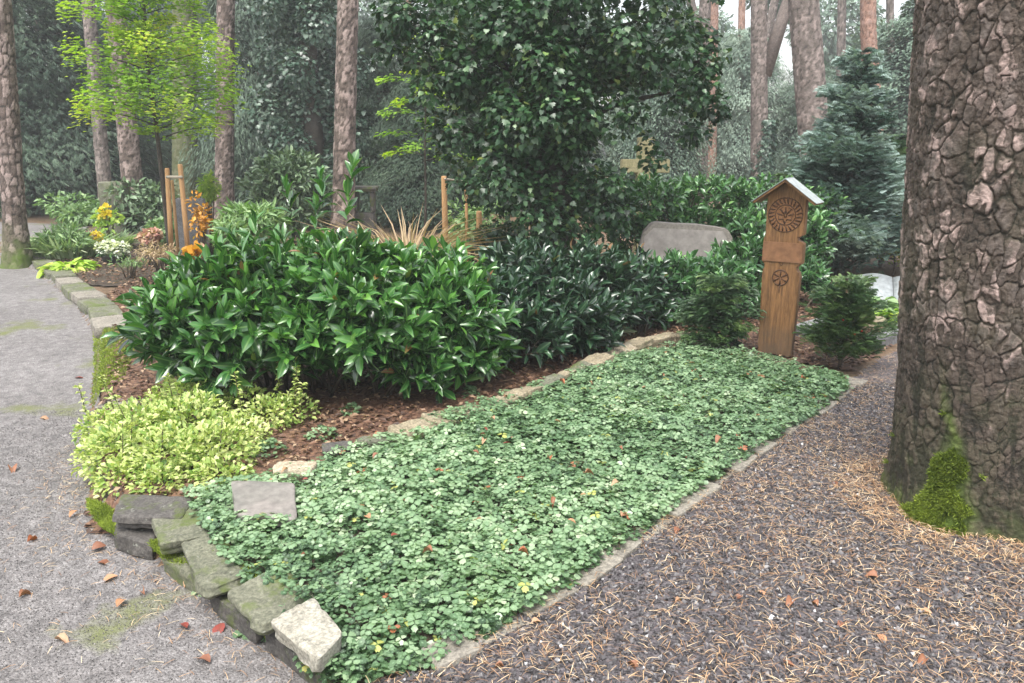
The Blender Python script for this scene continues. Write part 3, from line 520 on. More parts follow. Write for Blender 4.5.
branched('dark_cypress', Q(880, 262, 10.6)*[1, 1, 0], .05, 1.7, lambda f: .7*(1-f)**.5+.05, 70, 240, SPRAY, .17, M['yew'], 'dark green conifer at the foot of the blue cypress beside the big trunk', 'shrub', rise=.8, droop=.4, trunk_r=.03, c=-.1, seed=5, foliage='foliage')
branched('golden_shrub', P(893, 276), .1, .75, lambda f: .28*(1-f)**.3+.05, 30, 160, OVAL, .055, M['yellowgreen'], 'yellowish low shrub beside the big pine trunk above the white gravestone', 'shrub', rise=.4, droop=.1, trunk_r=.012, foliage='foliage')
# young hornbeam
branched('young_hornbeam', P(172, 262), 1.66, 5.3, lambda f: (.98-.6*f)*(.55+.4*min(1, f*6)), 84, 280, OVAL, .07, M['hornbeam'], 'slender young yellow-green hornbeam tied between wooden stakes', 'tree', rise=.45, droop=.25, trunk_r=.035, tmat='bark_dark', upn=.8, flat=.9, vary=.65, c=.02, lats=.24, vert=.09, seed=6)
branched('young_hornbeam', Q(425, 262, 11)*[1, 1, 0], 1.35, 3.2, lambda f: .6*(1-f)**.5+.1, 22, 110, OVAL, .075, M['hornbeam'], 'pale yellow-green young tree behind the ivy tree, left of it', 'tree', rise=.3, droop=.3, trunk_r=.02, upn=1.3, flat=.9, c=-.12, seed=7)
# ------------------------------------------------------------------ ivy tree
root = empty('ivy_tree', Q(552, 290, 8.0)*[1, 1, 0], 'large tree wrapped in dark glossy ivy in the middle of the photo', 'tree'); b0 = np.array(root.location)
trunk_mesh('trunk', [b0, b0+[0, 0, .8], b0+[-.05, 0, 1.8], b0+[-.12, 0, 3], b0+[-.1, .1, 5.2]], [.27, .22, .2, .17, .1], M['bark_dark'], root, 36, 160, .06, .1, .01, 2)
cl_ = []
for (px, py, Y, r) in [(552, 235, 7.8, .36), (535, 205, 7.8, .40), (575, 200, 7.8, .40), (520, 170, 7.7, .42), (565, 165, 7.6, .42), (600, 190, 7.9, .3), (485, 160, 7.8, .34), (470, 185, 7.9, .24), (455, 135, 8.0, .34),
        (505, 130, 7.6, .42), (550, 125, 7.5, .45), (600, 145, 7.7, .34), (440, 100, 7.9, .34), (480, 90, 7.7, .42), (530, 80, 7.5, .48), (585, 90, 7.5, .45), (630, 100, 7.7, .30), (635, 70, 7.7, .40), (680, 80, 7.8, .36), (700, 115, 7.8, .26), (690, 140, 7.8, .16), (710, 60, 7.9, .26),
        (400, 60, 8.0, .26), (430, 40, 7.9, .36), (480, 40, 7.7, .42), (540, 30, 7.5, .48), (600, 40, 7.6, .46), (660, 35, 7.7, .42), (705, 25, 7.9, .26), (395, 20, 8.0, .24), (420, 5, 7.9, .4), (500, -10, 7.7, .5), (580, -10, 7.6, .5), (650, -10, 7.8, .45), (700, -15, 7.9, .3),
        (450, -50, 8, .5), (540, -60, 8, .6), (630, -60, 8, .55), (540, 60, 8.4, .6), (620, 50, 8.5, .5), (480, 60, 8.5, .5), (550, 150, 8.3, .45), (520, -130, 8, .6), (600, -130, 8, .6), (612, 215, 8.0, .22), (655, 150, 7.9, .2)]:
    c = Q(px, py, Y)
    for k in range(4): cl_.append((c+rv(1)[0]*r*.62, np.array([1, 1, .85])*r*R.uniform(.42, .68)))
leafy('crown', cl_, 3300, IVY, .060, M['ivy'], root, out=.9, upn=.55, hang=.7, shell=.5, c=.03)
paths = []
for (px, py, Y, r) in [(430, 40, 7.9, 0), (460, 130, 8, 0), (705, 60, 7.8, 0), (680, 90, 7.8, 0), (640, 20, 8, 0), (400, 60, 8, 0), (500, -60, 8, 0), (600, -60, 8, 0)]:
    e = Q(px, py, Y); s0 = b0+[-.08, 0, e[2]-.5]; m1 = s0*.5+e*.5+[0, 0, .12]; paths.append(([s0, m1, e], [.05, .032, .01]))
tube_obj('limb', paths, M['bark_dark'], root, 8)
# ------------------------------------------------------------------ pines
def pine(px_top, px_base, py_base, Y, w, label, mat='bark_pine', h=8.5, nu=40, name='pine_tree', py_top=0, group='pine trunks standing in the background', bend=0.0, pw=.075, ph=.13, seed=1, moss=None, red=False, nv=220):
    b = Q(px_base, py_base, Y); b[2] = float(H(b[0], b[1]))-.03; top = Q(px_top, py_top, Y); d = (top-b)/(top[2]-b[2]); root = empty(name, b, label, 'tree', group)
    zs = np.linspace(0, h, 12); pts = [b+d*z+np.array([bend*math.sin(z*1.1), 0, 0]) for z in zs]; r = w*Y/F/2*1.03
    rad = [r*(1.12-.035*z) for z in zs]; rad[0] *= 1.25
    trunk_mesh('trunk', pts, rad, M[mat], root, nu, nv, pw, ph, .010, seed, moss=moss, flare=.18, lobes=4); return root
mossb = lambda TH, SS, p: sm(.55, .05, SS)*(.5+.6*fbm(p*6, 3))+.0*SS
pine(0, 17, 264, 11.0, 18, 'thick leaning pine trunk with mossy foot at the edge of the left path', nu=64, nv=320, seed=2, moss=lambda TH, SS, p: sm(.75, .0, SS+.35*fbm(p*6, 3))*(.75+.8*fbm(p*15, 8)))
pine(88, 107, 215, 18, 11.5, 'slim pale pine trunk, first to the right of the thick mossy-footed one', 'bark_far', seed=3)
pine(115, 137, 229, 15.5, 17, 'pine trunk crossing behind the left half of the yellow-green hornbeam', 'bark_pine', seed=4)
pine(226, 223, 215, 16.5, 16, 'straight pine trunk right of the yellow-green hornbeam', 'bark_pine', seed=5)
pine(348, 341, 222, 13, 19, 'pine trunk standing behind the tall laurel shoots', 'bark_pine', seed=6)
pine(705, 701, 195, 21, 11, 'pale pine trunk right of the ivy tree crown', 'bark_far', seed=7)
pine(714, 711, 195, 24, 9, 'thin reddish pine trunk just right of the pale one beside the ivy tree', 'bark_red', seed=8)
pine(759, 761, 195, 19, 15, 'forked pine trunk with ivy climbing its lower half', 'bark_far', seed=9, name='ivy_clad_pine')
iv = bpy.data.objects['ivy_clad_pine']; bb = np.array(iv.location); th = R.uniform(0, 6.283, 2200); z = R.random(2200)**1.2*2.2; rr = .22*(1.1-.12*z)+R.uniform(-.03, .05, 2200)
p = bb+np.stack([np.cos(th)*rr, np.sin(th)*rr, z], -1); n = np.stack([np.cos(th), np.sin(th), .5+0*th], -1)
scatter('ivy', IVY, p, n*.4+np.array([0, 0, -.8])+rv(2200)*.4, n+rv(2200)*.3, .11, M['ivy_far'], iv)
e0 = Q(764, 75, 19); e1 = Q(795, -20, 19); e2 = Q(812, -90, 19.2); tube_obj('limb', [([e0, e0*.4+e1*.6, e1, e2], [.17, .14, .12, .09])], M['bark_far'], iv, 10)
pine(803, 823, 225, 15, 27, 'thick slanting pine trunk rising behind the blue cypress', 'bark_far', seed=10, pw=.06)
pine(873, 872, 210, 17, 14, 'reddish curved pine trunk between cypress and the big pine', 'bark_red', seed=11, bend=.10, py_top=0)
pine(407, 407, 200, 25, 9, 'reddish pine trunk glimpsed left of the ivy tree', 'bark_red', seed=12)
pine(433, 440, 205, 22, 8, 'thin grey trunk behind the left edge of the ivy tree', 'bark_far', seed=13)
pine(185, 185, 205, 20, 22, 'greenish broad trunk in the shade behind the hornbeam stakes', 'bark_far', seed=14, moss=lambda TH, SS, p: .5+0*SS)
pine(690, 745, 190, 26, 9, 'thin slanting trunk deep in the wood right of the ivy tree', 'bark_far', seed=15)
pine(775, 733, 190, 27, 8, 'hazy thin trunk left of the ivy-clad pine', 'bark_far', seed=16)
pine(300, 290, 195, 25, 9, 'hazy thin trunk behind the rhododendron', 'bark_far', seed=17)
for i_, (pt, pb, Y_, w_, m_, lb) in enumerate([(58, 62, 24, 8, 'bark_far', 'thin trunk in front of the dark evergreen at upper left'), (38, 44, 27, 6, 'bark_far', 'very thin trunk just right of the thick mossy-footed pine'), (262, 258, 23, 7, 'bark_far', 'thin grey trunk left of the ivy column'), (742, 738, 29, 7, 'bark_red', 'reddish thin trunk near the ivy-clad pine'),
    (842, 838, 26, 8, 'bark_far', 'grey trunk above the tip of the blue cypress'), (890, 893, 24, 7, 'bark_far', 'thin trunk close to the big plated trunk'), (196, 200, 26, 8, 'bark_far', 'dim trunk behind the hornbeam crown'), (455, 452, 26, 7, 'bark_far', 'dim trunk behind the upper left ivy foliage')]):
    pine(pt, pb, 200, Y_, w_, lb, m_, seed=40+i_, nu=20, nv=100)
# big pine
bc = Q(985, 520, 3.62); bx, by = 2.13, 3.32; bz = -.03
root = empty('big_pine', (bx, by, bz), 'massive pine trunk with flaky plated bark and mossy foot at the right edge', 'tree')
def bigmoss(TH, SS, p):
    n1 = fbm(p*5, 3); n2 = fbm(p*14, 6)
    a = np.angle(np.exp(1j*(TH-math.radians(214)-.45*n1))); stripe = np.exp(-(a/(.07+.17*sm(.40, .05, SS)))**2)*sm(.85, .1, SS+.3*n1+.2*n2)*1.8
    stripe = stripe*sm(-.35, .25, n1+.5*n2); a2 = np.angle(np.exp(1j*(TH-math.radians(200)))); foot = sm(.16, .0, SS+.22*n1+.15*n2)*.8
    grn = .28*sm(0, .4, n1+.15)*sm(3, .3, SS); return stripe+foot*.6+grn*.22+.12*sm(.1, .5, n2)*sm(1.2, 0, SS)
RR = .355
tr, TV, TD = trunk_mesh('trunk', [(bx, by, bz), (bx-.04, by, .5), (bx-.10, by, 1.2), (bx-.17, by, 2.2), (bx-.24, by, 3.5), (bx-.4, by, 8)], [RR*1.02, RR*1.0, RR*.99, RR*.97, RR*.93, RR*.75], M['bark_big'], root, 760, 2000,   .050, .095, .0145, 4, moss=bigmoss, flare=.16, lobes=5, big=True)
mw = TD[..., 3].copy(); mw[TV[..., 2] > .62] = 0; cand = np.nonzero((mw+.9*fbm(TV*13, 77) > .55+.9*R.random(mw.shape)) & (TV[..., 1] < by+.15)); k = R.integers(0, len(cand[0]), 34000); p = TV[cand[0][k], cand[1][k]]
o_ = nrm((p-np.array([bx, by, 0]))*[1, 1, 0]); m = len(p); p = p+o_*R.uniform(-.004, .012, (m, 1))+rv(m)*.006
scatter('moss', LANCE, p, o_+np.array([0, 0, .5])+rv(m)*.8, rv(m), .022, M['moss'], root, np.clip(.45+.5*fbm(p*12, 2)+.15*R.normal(size=m), 0, 1))
# ------------------------------------------------------------------ background evergreens
def rc(w, top=.45): return lambda f: w*(1-f)**top*(.75+.35*min(1, f*5))+.1
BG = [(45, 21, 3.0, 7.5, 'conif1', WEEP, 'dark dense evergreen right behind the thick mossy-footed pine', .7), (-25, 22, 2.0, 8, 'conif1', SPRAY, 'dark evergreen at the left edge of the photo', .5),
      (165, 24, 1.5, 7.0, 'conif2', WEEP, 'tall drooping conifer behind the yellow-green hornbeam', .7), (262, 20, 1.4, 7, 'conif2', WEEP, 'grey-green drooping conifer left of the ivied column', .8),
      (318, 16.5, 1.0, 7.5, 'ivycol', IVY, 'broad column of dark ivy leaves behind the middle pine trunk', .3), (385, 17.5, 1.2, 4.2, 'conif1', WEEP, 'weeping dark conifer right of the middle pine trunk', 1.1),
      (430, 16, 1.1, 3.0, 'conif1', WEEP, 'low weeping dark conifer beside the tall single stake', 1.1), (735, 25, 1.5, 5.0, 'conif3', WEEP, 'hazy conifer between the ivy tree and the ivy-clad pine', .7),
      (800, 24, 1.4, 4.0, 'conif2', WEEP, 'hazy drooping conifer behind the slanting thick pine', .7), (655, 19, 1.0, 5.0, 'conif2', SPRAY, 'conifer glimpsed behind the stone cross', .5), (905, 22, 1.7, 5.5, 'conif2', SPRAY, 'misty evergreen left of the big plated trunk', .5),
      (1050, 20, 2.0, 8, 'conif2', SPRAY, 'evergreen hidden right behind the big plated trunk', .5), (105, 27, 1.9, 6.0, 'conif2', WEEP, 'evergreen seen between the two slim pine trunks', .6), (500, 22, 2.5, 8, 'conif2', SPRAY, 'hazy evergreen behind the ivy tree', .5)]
BGP = {}
for i, (px, Y, w, h, mt, t, lab, dr) in enumerate(BG):
    b = Q(px, 230, Y)*[1, 1, 0]
    if mt == 'ivycol':
        rt = empty('ivy_column', b, lab, 'tree'); tt = []
        for k in range(80):
            z = R.uniform(.3, h); tt.append((b+[R.normal()*.42, R.normal()*.42, z], np.array([1, 1, 1.2])*R.uniform(.25, .48)))
        leafy('crown', tt, 2300, IVY, .085, M['ivy_far'], rt, out=1, upn=.3, hang=.8, c=.05); trunk_mesh('trunk', [b, b+[0, 0, h]], [.25, .12], M['bark_dark'], rt, 12, 50); continue
    key = (mt, t is WEEP)
    if key not in BGP:
        BGP[key] = (branched('evergreen_tree', b, .12, 8, rc(2.0), 190, 190, BGW if t is WEEP else OVAL, .17 if t is WEEP else .13, M[mt], lab, 'tree', 'evergreens standing in the background', rise=.2, droop=dr*.6, hang=dr*.6, trunk_r=.16, c=.02, seed=20+i, tipl=.35, vary=.35, lats=.24, vert=.12))
        o = BGP[key]
    else:
        o = BGP[key].copy(); COL.objects.link(o); o.location = [float(v) for v in b]; o.rotation_euler = (0, 0, i*1.3)
        for ch in BGP[key].children: c2_ = ch.copy(); COL.objects.link(c2_); c2_.parent = o
        tag(o, lab)
    o.scale = (w/2.0, w/2.0, h/8.0)
fw = []
for k in range(78):
    a = R.uniform(-42, 42); D = R.uniform(36, 60); fw.append((np.array([D*math.sin(math.radians(a)), D*math.cos(math.radians(a)), R.uniform(.5, 8.5)]), np.array([1, 1, .9])*R.uniform(1.3, 2.6)))
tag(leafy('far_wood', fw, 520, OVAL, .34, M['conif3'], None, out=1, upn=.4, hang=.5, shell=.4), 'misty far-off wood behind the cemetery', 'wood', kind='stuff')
# mid shrubs
def bush(name, px, py, Y, rx, rz, t, size, mat, label, cat='shrub', per=1800, c=0.0, nb=12, group=None, hang=.2):
    ce = Q(px, py, Y); b = np.array([ce[0], ce[1], 0]); root = empty(name, b, label, cat, group); cs = []
    for k in range(nb): d = rv(1)[0]*np.array([rx, rx*.8, rz])*R.uniform(.3, .68); cs.append((ce+d, np.array([rx, rx, rz])*R.uniform(.35, .55)))
    leafy('foliage', cs, per, t, size, mat, root, out=.8, upn=.6, hang=hang, c=c, zmin=.01)
    pa = [([b+[R.uniform(-.08, .08), R.uniform(-.08, .08), 0], c0*.5+b*.5, c0], [.014, .01, .004]) for c0, _ in cs[:8]]; s = tube_obj('stem', pa, M['twig'], root, 5); s['kind'] = 'stuff'; return root
bush('rhododendron', 288, 190, 13, .85, .72, LAUREL, .12, M['rhodo'], 'round rhododendron left of the middle pine trunk', per=3200, nb=20, hang=.0)
bush('light_shrub', 255, 222, 8.6, .42, .22, LANCE, .11, M['lightgreen'], 'light green narrow-leaved shrub in front of the rhododendron', per=5200)
bush('light_shrub', 228, 232, 8.2, .25, .22, LANCE, .09, M['lightgreen'], 'small loose pale shrub behind the laurel, left of the rhododendron', per=5200)
bush('orange_shrub', 200, 218, 9.2, .14, .30, OVAL, .06, M['orange'], 'orange autumn-coloured shrub beside the right hornbeam stake', per=3200, nb=9)
bush('orange_flower', 194, 251, 8.2, .13, .07, PETAL, .07, M['orange'], 'low orange flowers right of the hornbeam stakes', 'flower', per=6500, nb=6)
bush('dark_shrub', 12, 225, 19, .7, .6, OVAL, .12, M['rhodo'], 'dark shrub left of the thick mossy-footed pine', per=1400)
bush('dark_shrub', 80, 212, 17, 1.0, .45, OVAL, .12, M['lightgreen'], 'low green shrub between thick pine and slim pine', per=1200)
bush('lime_conifer', 208, 188, 12, .13, .22, SPRAY, .1, M['lime'], 'small lime green conifer behind the hornbeam stakes', per=6000, nb=10)
bush('dark_shrub', 150, 205, 15, .7, .5, OVAL, .12, M['rhodo'], 'dark shrub behind the wooden stakes of the hornbeam', per=1600)
bush('dark_shrub', 470, 225, 10.5, .5, .35, OVAL, .08, M['lightgreen'], 'greyish green shrub left of the ivy tree foot', per=2400)
bush('ivy_shrub', 505, 246, 8.8, .42, .25, IVY, .06, M['ivy'], 'low dark ivy mound left of the ivy tree foot', per=3600)
bush('heather', 128, 262, 9.6, .22, .07, LANCE, .05, M['lightgreen'], 'low grey-green plant right of the white flower bowl', 'plant', per=6500, nb=7)
bush('dark_shrub', 175, 232, 12.5, .5, .22, OVAL, .08, M['lightgreen'], 'low pale green plants behind the hornbeam stakes', per=3000)
bush('juniper', 60, 240, 11.5, .45, .2, LANCE, .12, M['lightgreen'], 'low feathery grey-green plant behind the lime hosta', per=4200)
# grave plants on the left
def grassclump(c, r, n, L, mat, label, group=None, name='grass_clump', cat='plant', gt=None):
    c = np.asarray(c); a = R.uniform(0, 6.283, n); q = np.sqrt(R.random(n))*r; p = c+np.stack([np.cos(a)*q, np.sin(a)*q, 0*a], -1)
    o = scatter(name, gt or GRASS, p, np.stack([np.cos(a)*.5, np.sin(a)*.5, 1+0*a], -1)+rv(n)*.25, -np.stack([np.cos(a), np.sin(a), .2+0*a], -1), L*R.uniform(.6, 1.2, n)*1.0, mat, None, np.clip(R.normal(.55, .25, n), 0, 1)); 
    basis_loc(o, c); return tag(o, label, cat, group)
GR2 = T(GRASS.v*[1.9, 1, 1], [(0, 1, 4, 3), (1, 2, 5, 4), (3, 4, 7, 6), (4, 5, 8, 7), (6, 7, 10, 9), (7, 8, 11, 10)]); DRYG = T(GRASS.v*[.35, 1, 1.5], [(0, 1, 4, 3), (1, 2, 5, 4), (3, 4, 7, 6), (4, 5, 8, 7), (6, 7, 10, 9), (7, 8, 11, 10)]); GRASS = GR2
grassclump(P(68, 257), .42, 900, .36, M['variegrass'], 'arching variegated grass clump beside the thick mossy-footed pine')
grassclump(P(105, 250), .35, 600, .3, M['variegrass'], 'variegated grass clump behind the white flowers')
grassclump(Q(405, 215, 7.6)*[1, 1, 0]+[0, 0, .35], .28, 200, .72, M['dry'], 'dry straw-coloured grass plumes rising behind the hedge', gt=DRYG)
def hosta(c, r, n, size, mat, label, name='hosta', h=.12):
    return tuft(name, c, r, n, LAUREL if name == 'x' else HOST, size, mat, label, h=h)
HOST = blade([.05, .26, .34, .22, .02], .35, .2)
hosta(P(70, 271), .26, 150, .15, M['lime'], 'yellow-green hosta beside the mossy kerb of the left path')
hosta(P(880, 318), .22, 110, .13, M['lightgreen'], 'light green hosta in front of the white gravestone', h=.18)
hosta(P(886, 322), .12, 60, .12, M['lime'], 'yellowish hosta touching the big plated trunk edge', h=.12)
bush('sedum', 150, 236, 10.6, .22, .1, PETAL, .045, M['pink_fl'], 'faded pink sedum left of the wooden stakes', 'flower', per=14000, nb=8)
bush('heather', 158, 252, 9.6, .3, .1, LANCE, .06, M['dry'], 'brownish heather in front of the pink sedum', 'plant', per=5000, nb=8)
bush('yellow_flower', 106, 214, 12.5, .13, .12, PETAL, .06, M['yellow_fl'], 'bright yellow flowers between the two slim pines', 'flower', per=5000, nb=5)
bush('green_shrub', 110, 222, 12.6, .3, .22, OVAL, .09, M['lime'], 'leafy green plant below the bright yellow flowers', 'plant', per=2200, nb=7)
# ------------------------------------------------------------------ pots
def lathe(name, prof, loc, mat, parent=None, seg=28):
    V = []; ff = []; lt = []; n = len(prof)
    for r, z in prof:
        for k in range(seg): V.append((loc[0]+r*math.cos(k*2*math.pi/seg), loc[1]+r*math.sin(k*2*math.pi/seg), loc[2]+z))
    for i in range(n-1):
        for k in range(seg): ff += [i*seg+k, i*seg+(k+1) % seg, (i+1)*seg+(k+1) % seg, (i+1)*seg+k]; lt.append(4)
    ff += list(range(seg))[::-1]; lt.append(seg); ff += [(n-1)*seg+k for k in range(seg)]; lt.append(seg)
    return mk(name, V, ff, lt, mat, parent)
M['pot'] = simplemat('pot', (.02, .022, .02), (.045, .05, .045), 20, .4)
M['redglass'] = simplemat('red_candle', (.45, .02, .02), (.6, .04, .03), 20, .2)
M['earth'] = simplemat('earth', (.03, .02, .015), (.06, .045, .03), 30)
c = P(115, 264); rt = empty('flower_pot', c, 'black bowl of white flowers on the left grave', 'flower pot'); lathe('pot', [(.10, 0), (.15, .05), (.17, .12), (.175, .125), (.16, .125), (.15, .10)], c, M['pot'], rt)
leafy('leaves', [(c+[0, 0, .16], (.19, .19, .07))], 9000, OVAL, .06, M['laurel'], rt); leafy('flowers', [(c+[-.08, 0, .23], (.15, .15, .08)), (c+[.09, 0, .22], (.15, .15, .08)), (c+[0, -.05, .25], (.12, .12, .08))], 9000, PETAL, .042, M['white_fl'], rt, upn=1.2, shell=.8)
c = P(96, 256); rt = empty('flower_vase', c, 'dark grave vase holding cream and yellow flowers', 'vase'); lathe('vase', [(.03, 0), (.05, .1), (.075, .22), (.08, .225), (.07, .2)], c, M['pot'], rt)
leafy('flowers', [(c+[-.05, 0, .28], (.11, .1, .08))], 12000, PETAL, .045, M['pink_fl'], rt, shell=.8); leafy('flowers', [(c+[.05, -.03, .30], (.09, .08, .07))], 12000, PETAL, .045, M['yellow_fl'], rt, shell=.8)
c = P(859, 328); rt = lathe('grave_candle', [(.03, 0), (.035, .02), (.035, .10), (.025, .13), (.012, .14)], c, M['redglass']); basis_loc(rt, c); tag(rt, 'red grave candle beside the young yew right of the stele', 'candle')
# ------------------------------------------------------------------ stakes
M['wood_new'] = simplemat('stake_wood', (.36, .20, .085), (.55, .33, .15), 12, .7, .3, .004, stretch=(6, 6, .6))
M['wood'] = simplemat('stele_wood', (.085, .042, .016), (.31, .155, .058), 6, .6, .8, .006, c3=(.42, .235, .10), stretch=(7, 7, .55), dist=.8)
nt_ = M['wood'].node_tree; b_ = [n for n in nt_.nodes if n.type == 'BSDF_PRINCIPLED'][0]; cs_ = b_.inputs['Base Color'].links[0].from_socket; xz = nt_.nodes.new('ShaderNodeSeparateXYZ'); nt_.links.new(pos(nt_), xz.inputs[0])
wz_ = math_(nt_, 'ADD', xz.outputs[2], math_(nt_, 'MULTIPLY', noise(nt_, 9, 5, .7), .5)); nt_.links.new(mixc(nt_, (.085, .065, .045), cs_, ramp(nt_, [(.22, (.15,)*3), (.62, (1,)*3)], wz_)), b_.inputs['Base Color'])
M['wood_dark'] = simplemat('carved_wood', (.09, .042, .018), (.16, .075, .03), 18, .7)
M['wood_plate'] = simplemat('plate_wood', (.20, .095, .045), (.23, .112, .052), 3, .6, .1, .002)
M['metal'] = simplemat('roof_sheet', (.33, .37, .36), (.44, .48, .47), 4, .35, .15, .002)
M['iron'] = simplemat('iron', (.02, .02, .02), (.05, .05, .05), 20, .5)
M['rope'] = simplemat('tie_rope', (.3, .26, .2), (.5, .45, .36), 60)
def stake(px_t, py_t, px_b, Y, label, r=.033, group='wooden stakes holding the young hornbeam', z0=0):
    t_ = Q(px_t, py_t, Y); b = Q(px_b, 262, Y); b[2] = z0; o = tube_obj('wooden_stake', [([b, b+(t_-b)*.5, t_-[0, 0, .02], t_], [r, r, r*.97, r*.8])], M['wood_new'], None, 14); basis_loc(o, b); return tag(o, label, 'stake', group)
stake(167, 168, 172, 11.0, 'left one of the two orange wooden stakes at the hornbeam'); stake(180, 164, 189, 10.7, 'right one of the two orange wooden stakes at the hornbeam'); stake(172, 180, 179, 11.5, 'thinner rear stake between the two orange hornbeam stakes', .022)
cb = tube_obj('tie_bar', [([Q(167, 177, 10.9), Q(182, 177, 10.65)], [.02, .02])], M['rope'], None, 8); basis_loc(cb, Q(167, 177, 10.9)); tag(cb, 'pale tie joining the two hornbeam stakes near their tops', 'tie')
stake(444, 176, 446, 9.5, 'tall single stake in front of the weeping conifers', .035, 'wooden stakes left of the ivy tree'); stake(479, 211, 480, 9.3, 'short stake close to the foot of the ivy tree', .035, 'wooden stakes left of the ivy tree'); stake(466, 180, 467, 10.2, 'thinner stake joined to the tall single one by a pale tie', .02, 'wooden stakes left of the ivy tree')
cb = tube_obj('tie_bar', [([Q(445, 179, 9.45), Q(467, 182, 10.15)], [.012, .012])], M['rope'], None, 8); basis_loc(cb, Q(445, 179, 9.45)); tag(cb, 'pale tie between the stakes left of the ivy tree', 'tie')
# ------------------------------------------------------------------ wooden stele
sc_ = P(775, 357, 0); yaw = math.atan2(2.04, 5.97)+math.radians(16); st = empty('wooden_stele', (sc_[0], sc_[1], .0), 'carved wooden grave stele with small pitched roof', 'grave marker', rz=-yaw)
outl = [(-.128, .03), (-.132, .3), (-.14, .70), (-.137, .76), (-.128, .785), (-.128, .81), (-.148, .83), (-.150, 1.0), (-.146, 1.03), (-.138, 1.05), (-.142, 1.38), (0, 1.51), (.142, 1.38), (.145, 1.07), (.12, 1.055), (.10, 1.045), (.105, 1.025), (.150, 1.0), (.150, .83), (.128, .815), (.112, .80), (.114, .775), (.132, .755), (.140, .72), (.134, .3), (.128, .03)]
outl = [(x, z*.895) for x, z in outl]
def extr(name, pl, y0, y1, mat, parent, bev=.006):
    bm = bmesh.new(); vs = [bm.verts.new((x, y0, z)) for x, z in pl]; f = bm.faces.new(vs); r = bmesh.ops.extrude_face_region(bm, geom=[f]); bmesh.ops.translate(bm, vec=(0, y1-y0, 0), verts=[v for v in r['geom'] if isinstance(v, bmesh.types.BMVert)])
    bmesh.ops.recalc_face_normals(bm, faces=bm.faces)
    if bev: bmesh.ops.bevel(bm, geom=[e for e in bm.edges if e.calc_face_angle(0) > .6], offset=bev, segments=2, affect='EDGES', clamp_overlap=True)
    return bm_obj(name, bm, mat, parent, False)
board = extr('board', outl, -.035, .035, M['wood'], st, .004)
# roof: two sheets
def box(name, c, s, rot, mat, parent, bev=.003):
    bm = bmesh.new(); bmesh.ops.create_cube(bm, size=1); bmesh.ops.scale(bm, vec=s, verts=bm.verts)
    bmesh.ops.bevel(bm, geom=list(bm.edges), offset=min(bev, min(s)*.4), segments=2, affect='EDGES'); bmesh.ops.transform(bm, matrix=Matrix.Translation(c) @ rot, verts=bm.verts); return bm_obj(name, bm, mat, parent)
for s in (-1, 1):
    a = math.radians(36); Lr = .285; cx = s*(Lr/2*math.cos(a)-.004); cz = 1.366-Lr/2*math.sin(a)
    rb = box('roof_board', (cx, -.01, cz-.012), (Lr, .20, .016), Matrix.Rotation(s*a, 4, 'Y'), M['wood'], st); box('roof_sheet', (cx+s*.005, -.01, cz), (Lr+.012, .215, .004), Matrix.Rotation(s*a, 4, 'Y'), M['metal'], rb, .001)
# carved rosettes
def ring(name, c, r, rt_, parent, mat, y=-.036):
    bm = bmesh.new(); n = 48
    for k in range(n):
        for j in range(8): pass
    paths = [([(c[0]+r*math.cos(a), y, c[1]+r*math.sin(a)) for a in np.linspace(0, 2*math.pi, 49)], [rt_]*49)]; bm.free(); V, ff, lt = tubes(paths, 8); return V, ff, lt
def addm(lst):
    V = []; ff = []; lt = []; off = 0
    for v, f, l in lst: V.append(v); ff += [off+i for i in f]; lt += list(l); off += len(v)
    return np.concatenate(V), ff, lt
cz = 1.10; G = [ring('', (0, cz), .125, .004, None, None), ring('', (0, cz), .074, .004, None, None)]
for k in range(24):
    a = k*2*math.pi/24+.05; G.append(tubes([([(math.cos(a+.00)*.082, -.036, cz+math.sin(a)*.082), (math.cos(a+.10)*.10, -.036, cz+math.sin(a+.10)*.10), (math.cos(a+.12)*.119, -.036, cz+math.sin(a+.12)*.119)], [.003, .007, .006])], 6))
for k in range(5):
    a = math.radians(18+k*36); rr = [.02, .045, .066]; pts = [(math.cos(a)*q, -.036, cz-.01+math.sin(a)*q) for q in rr]; G.append(tubes([(pts, [.004, .007, .004])], 6))
for s in (-1, 1):
    G.append(tubes([([(0, -.036, cz-.065), (s*.015, -.036, cz-.03), (s*.045, -.036, cz-.035), (s*.05, -.036, cz-.005)], [.005, .006, .006, .003])], 6)); G.append(tubes([([(s*.02, -.036, cz+.02), (s*.045, -.036, cz+.04), (s*.02, -.036, cz+.055)], [.004, .006, .003])], 6))
    G.append(tubes([([(s*.004, -.036, cz-.02), (s*.012, -.036, cz+.01), (s*.003, -.036, cz+.03)], [.004, .005, .003])], 6))
def localm(name, G, mat, parent):
    V, ff, lt = addm(G); me = mk(name, V, ff, lt, mat); me.parent = parent; return me
M['carve_shade'] = simplemat('carve_shade', (.045, .02, .009), (.10, .045, .018), 40, .7)  # dark brown on raised strips paints the shade of carved cuts
localm('carved_rosette', G, M['carve_shade'], board)
disc = [(0+.122*math.cos(a), cz+.122*math.sin(a)) for a in np.linspace(0, 2*math.pi, 40, endpoint=False)]; M['wood_mid'] = simplemat('rosette_wood', (.15, .065, .024), (.27, .13, .05), 14, .6, .4, .004)
extr('rosette_disc', disc, -.036, -.034, M['wood_mid'], board, 0)
cz = .63; G = [ring('', (0, cz), .058, .005, None, None)]
for k in range(6):
    a = math.radians(90+k*60); G.append(tubes([([(math.cos(a)*.006, -.036, cz+math.sin(a)*.006), (math.cos(a)*.03, -.036, cz+math.sin(a)*.03), (math.cos(a)*.052, -.036, cz+math.sin(a)*.052)], [.003, .006, .008])], 6))
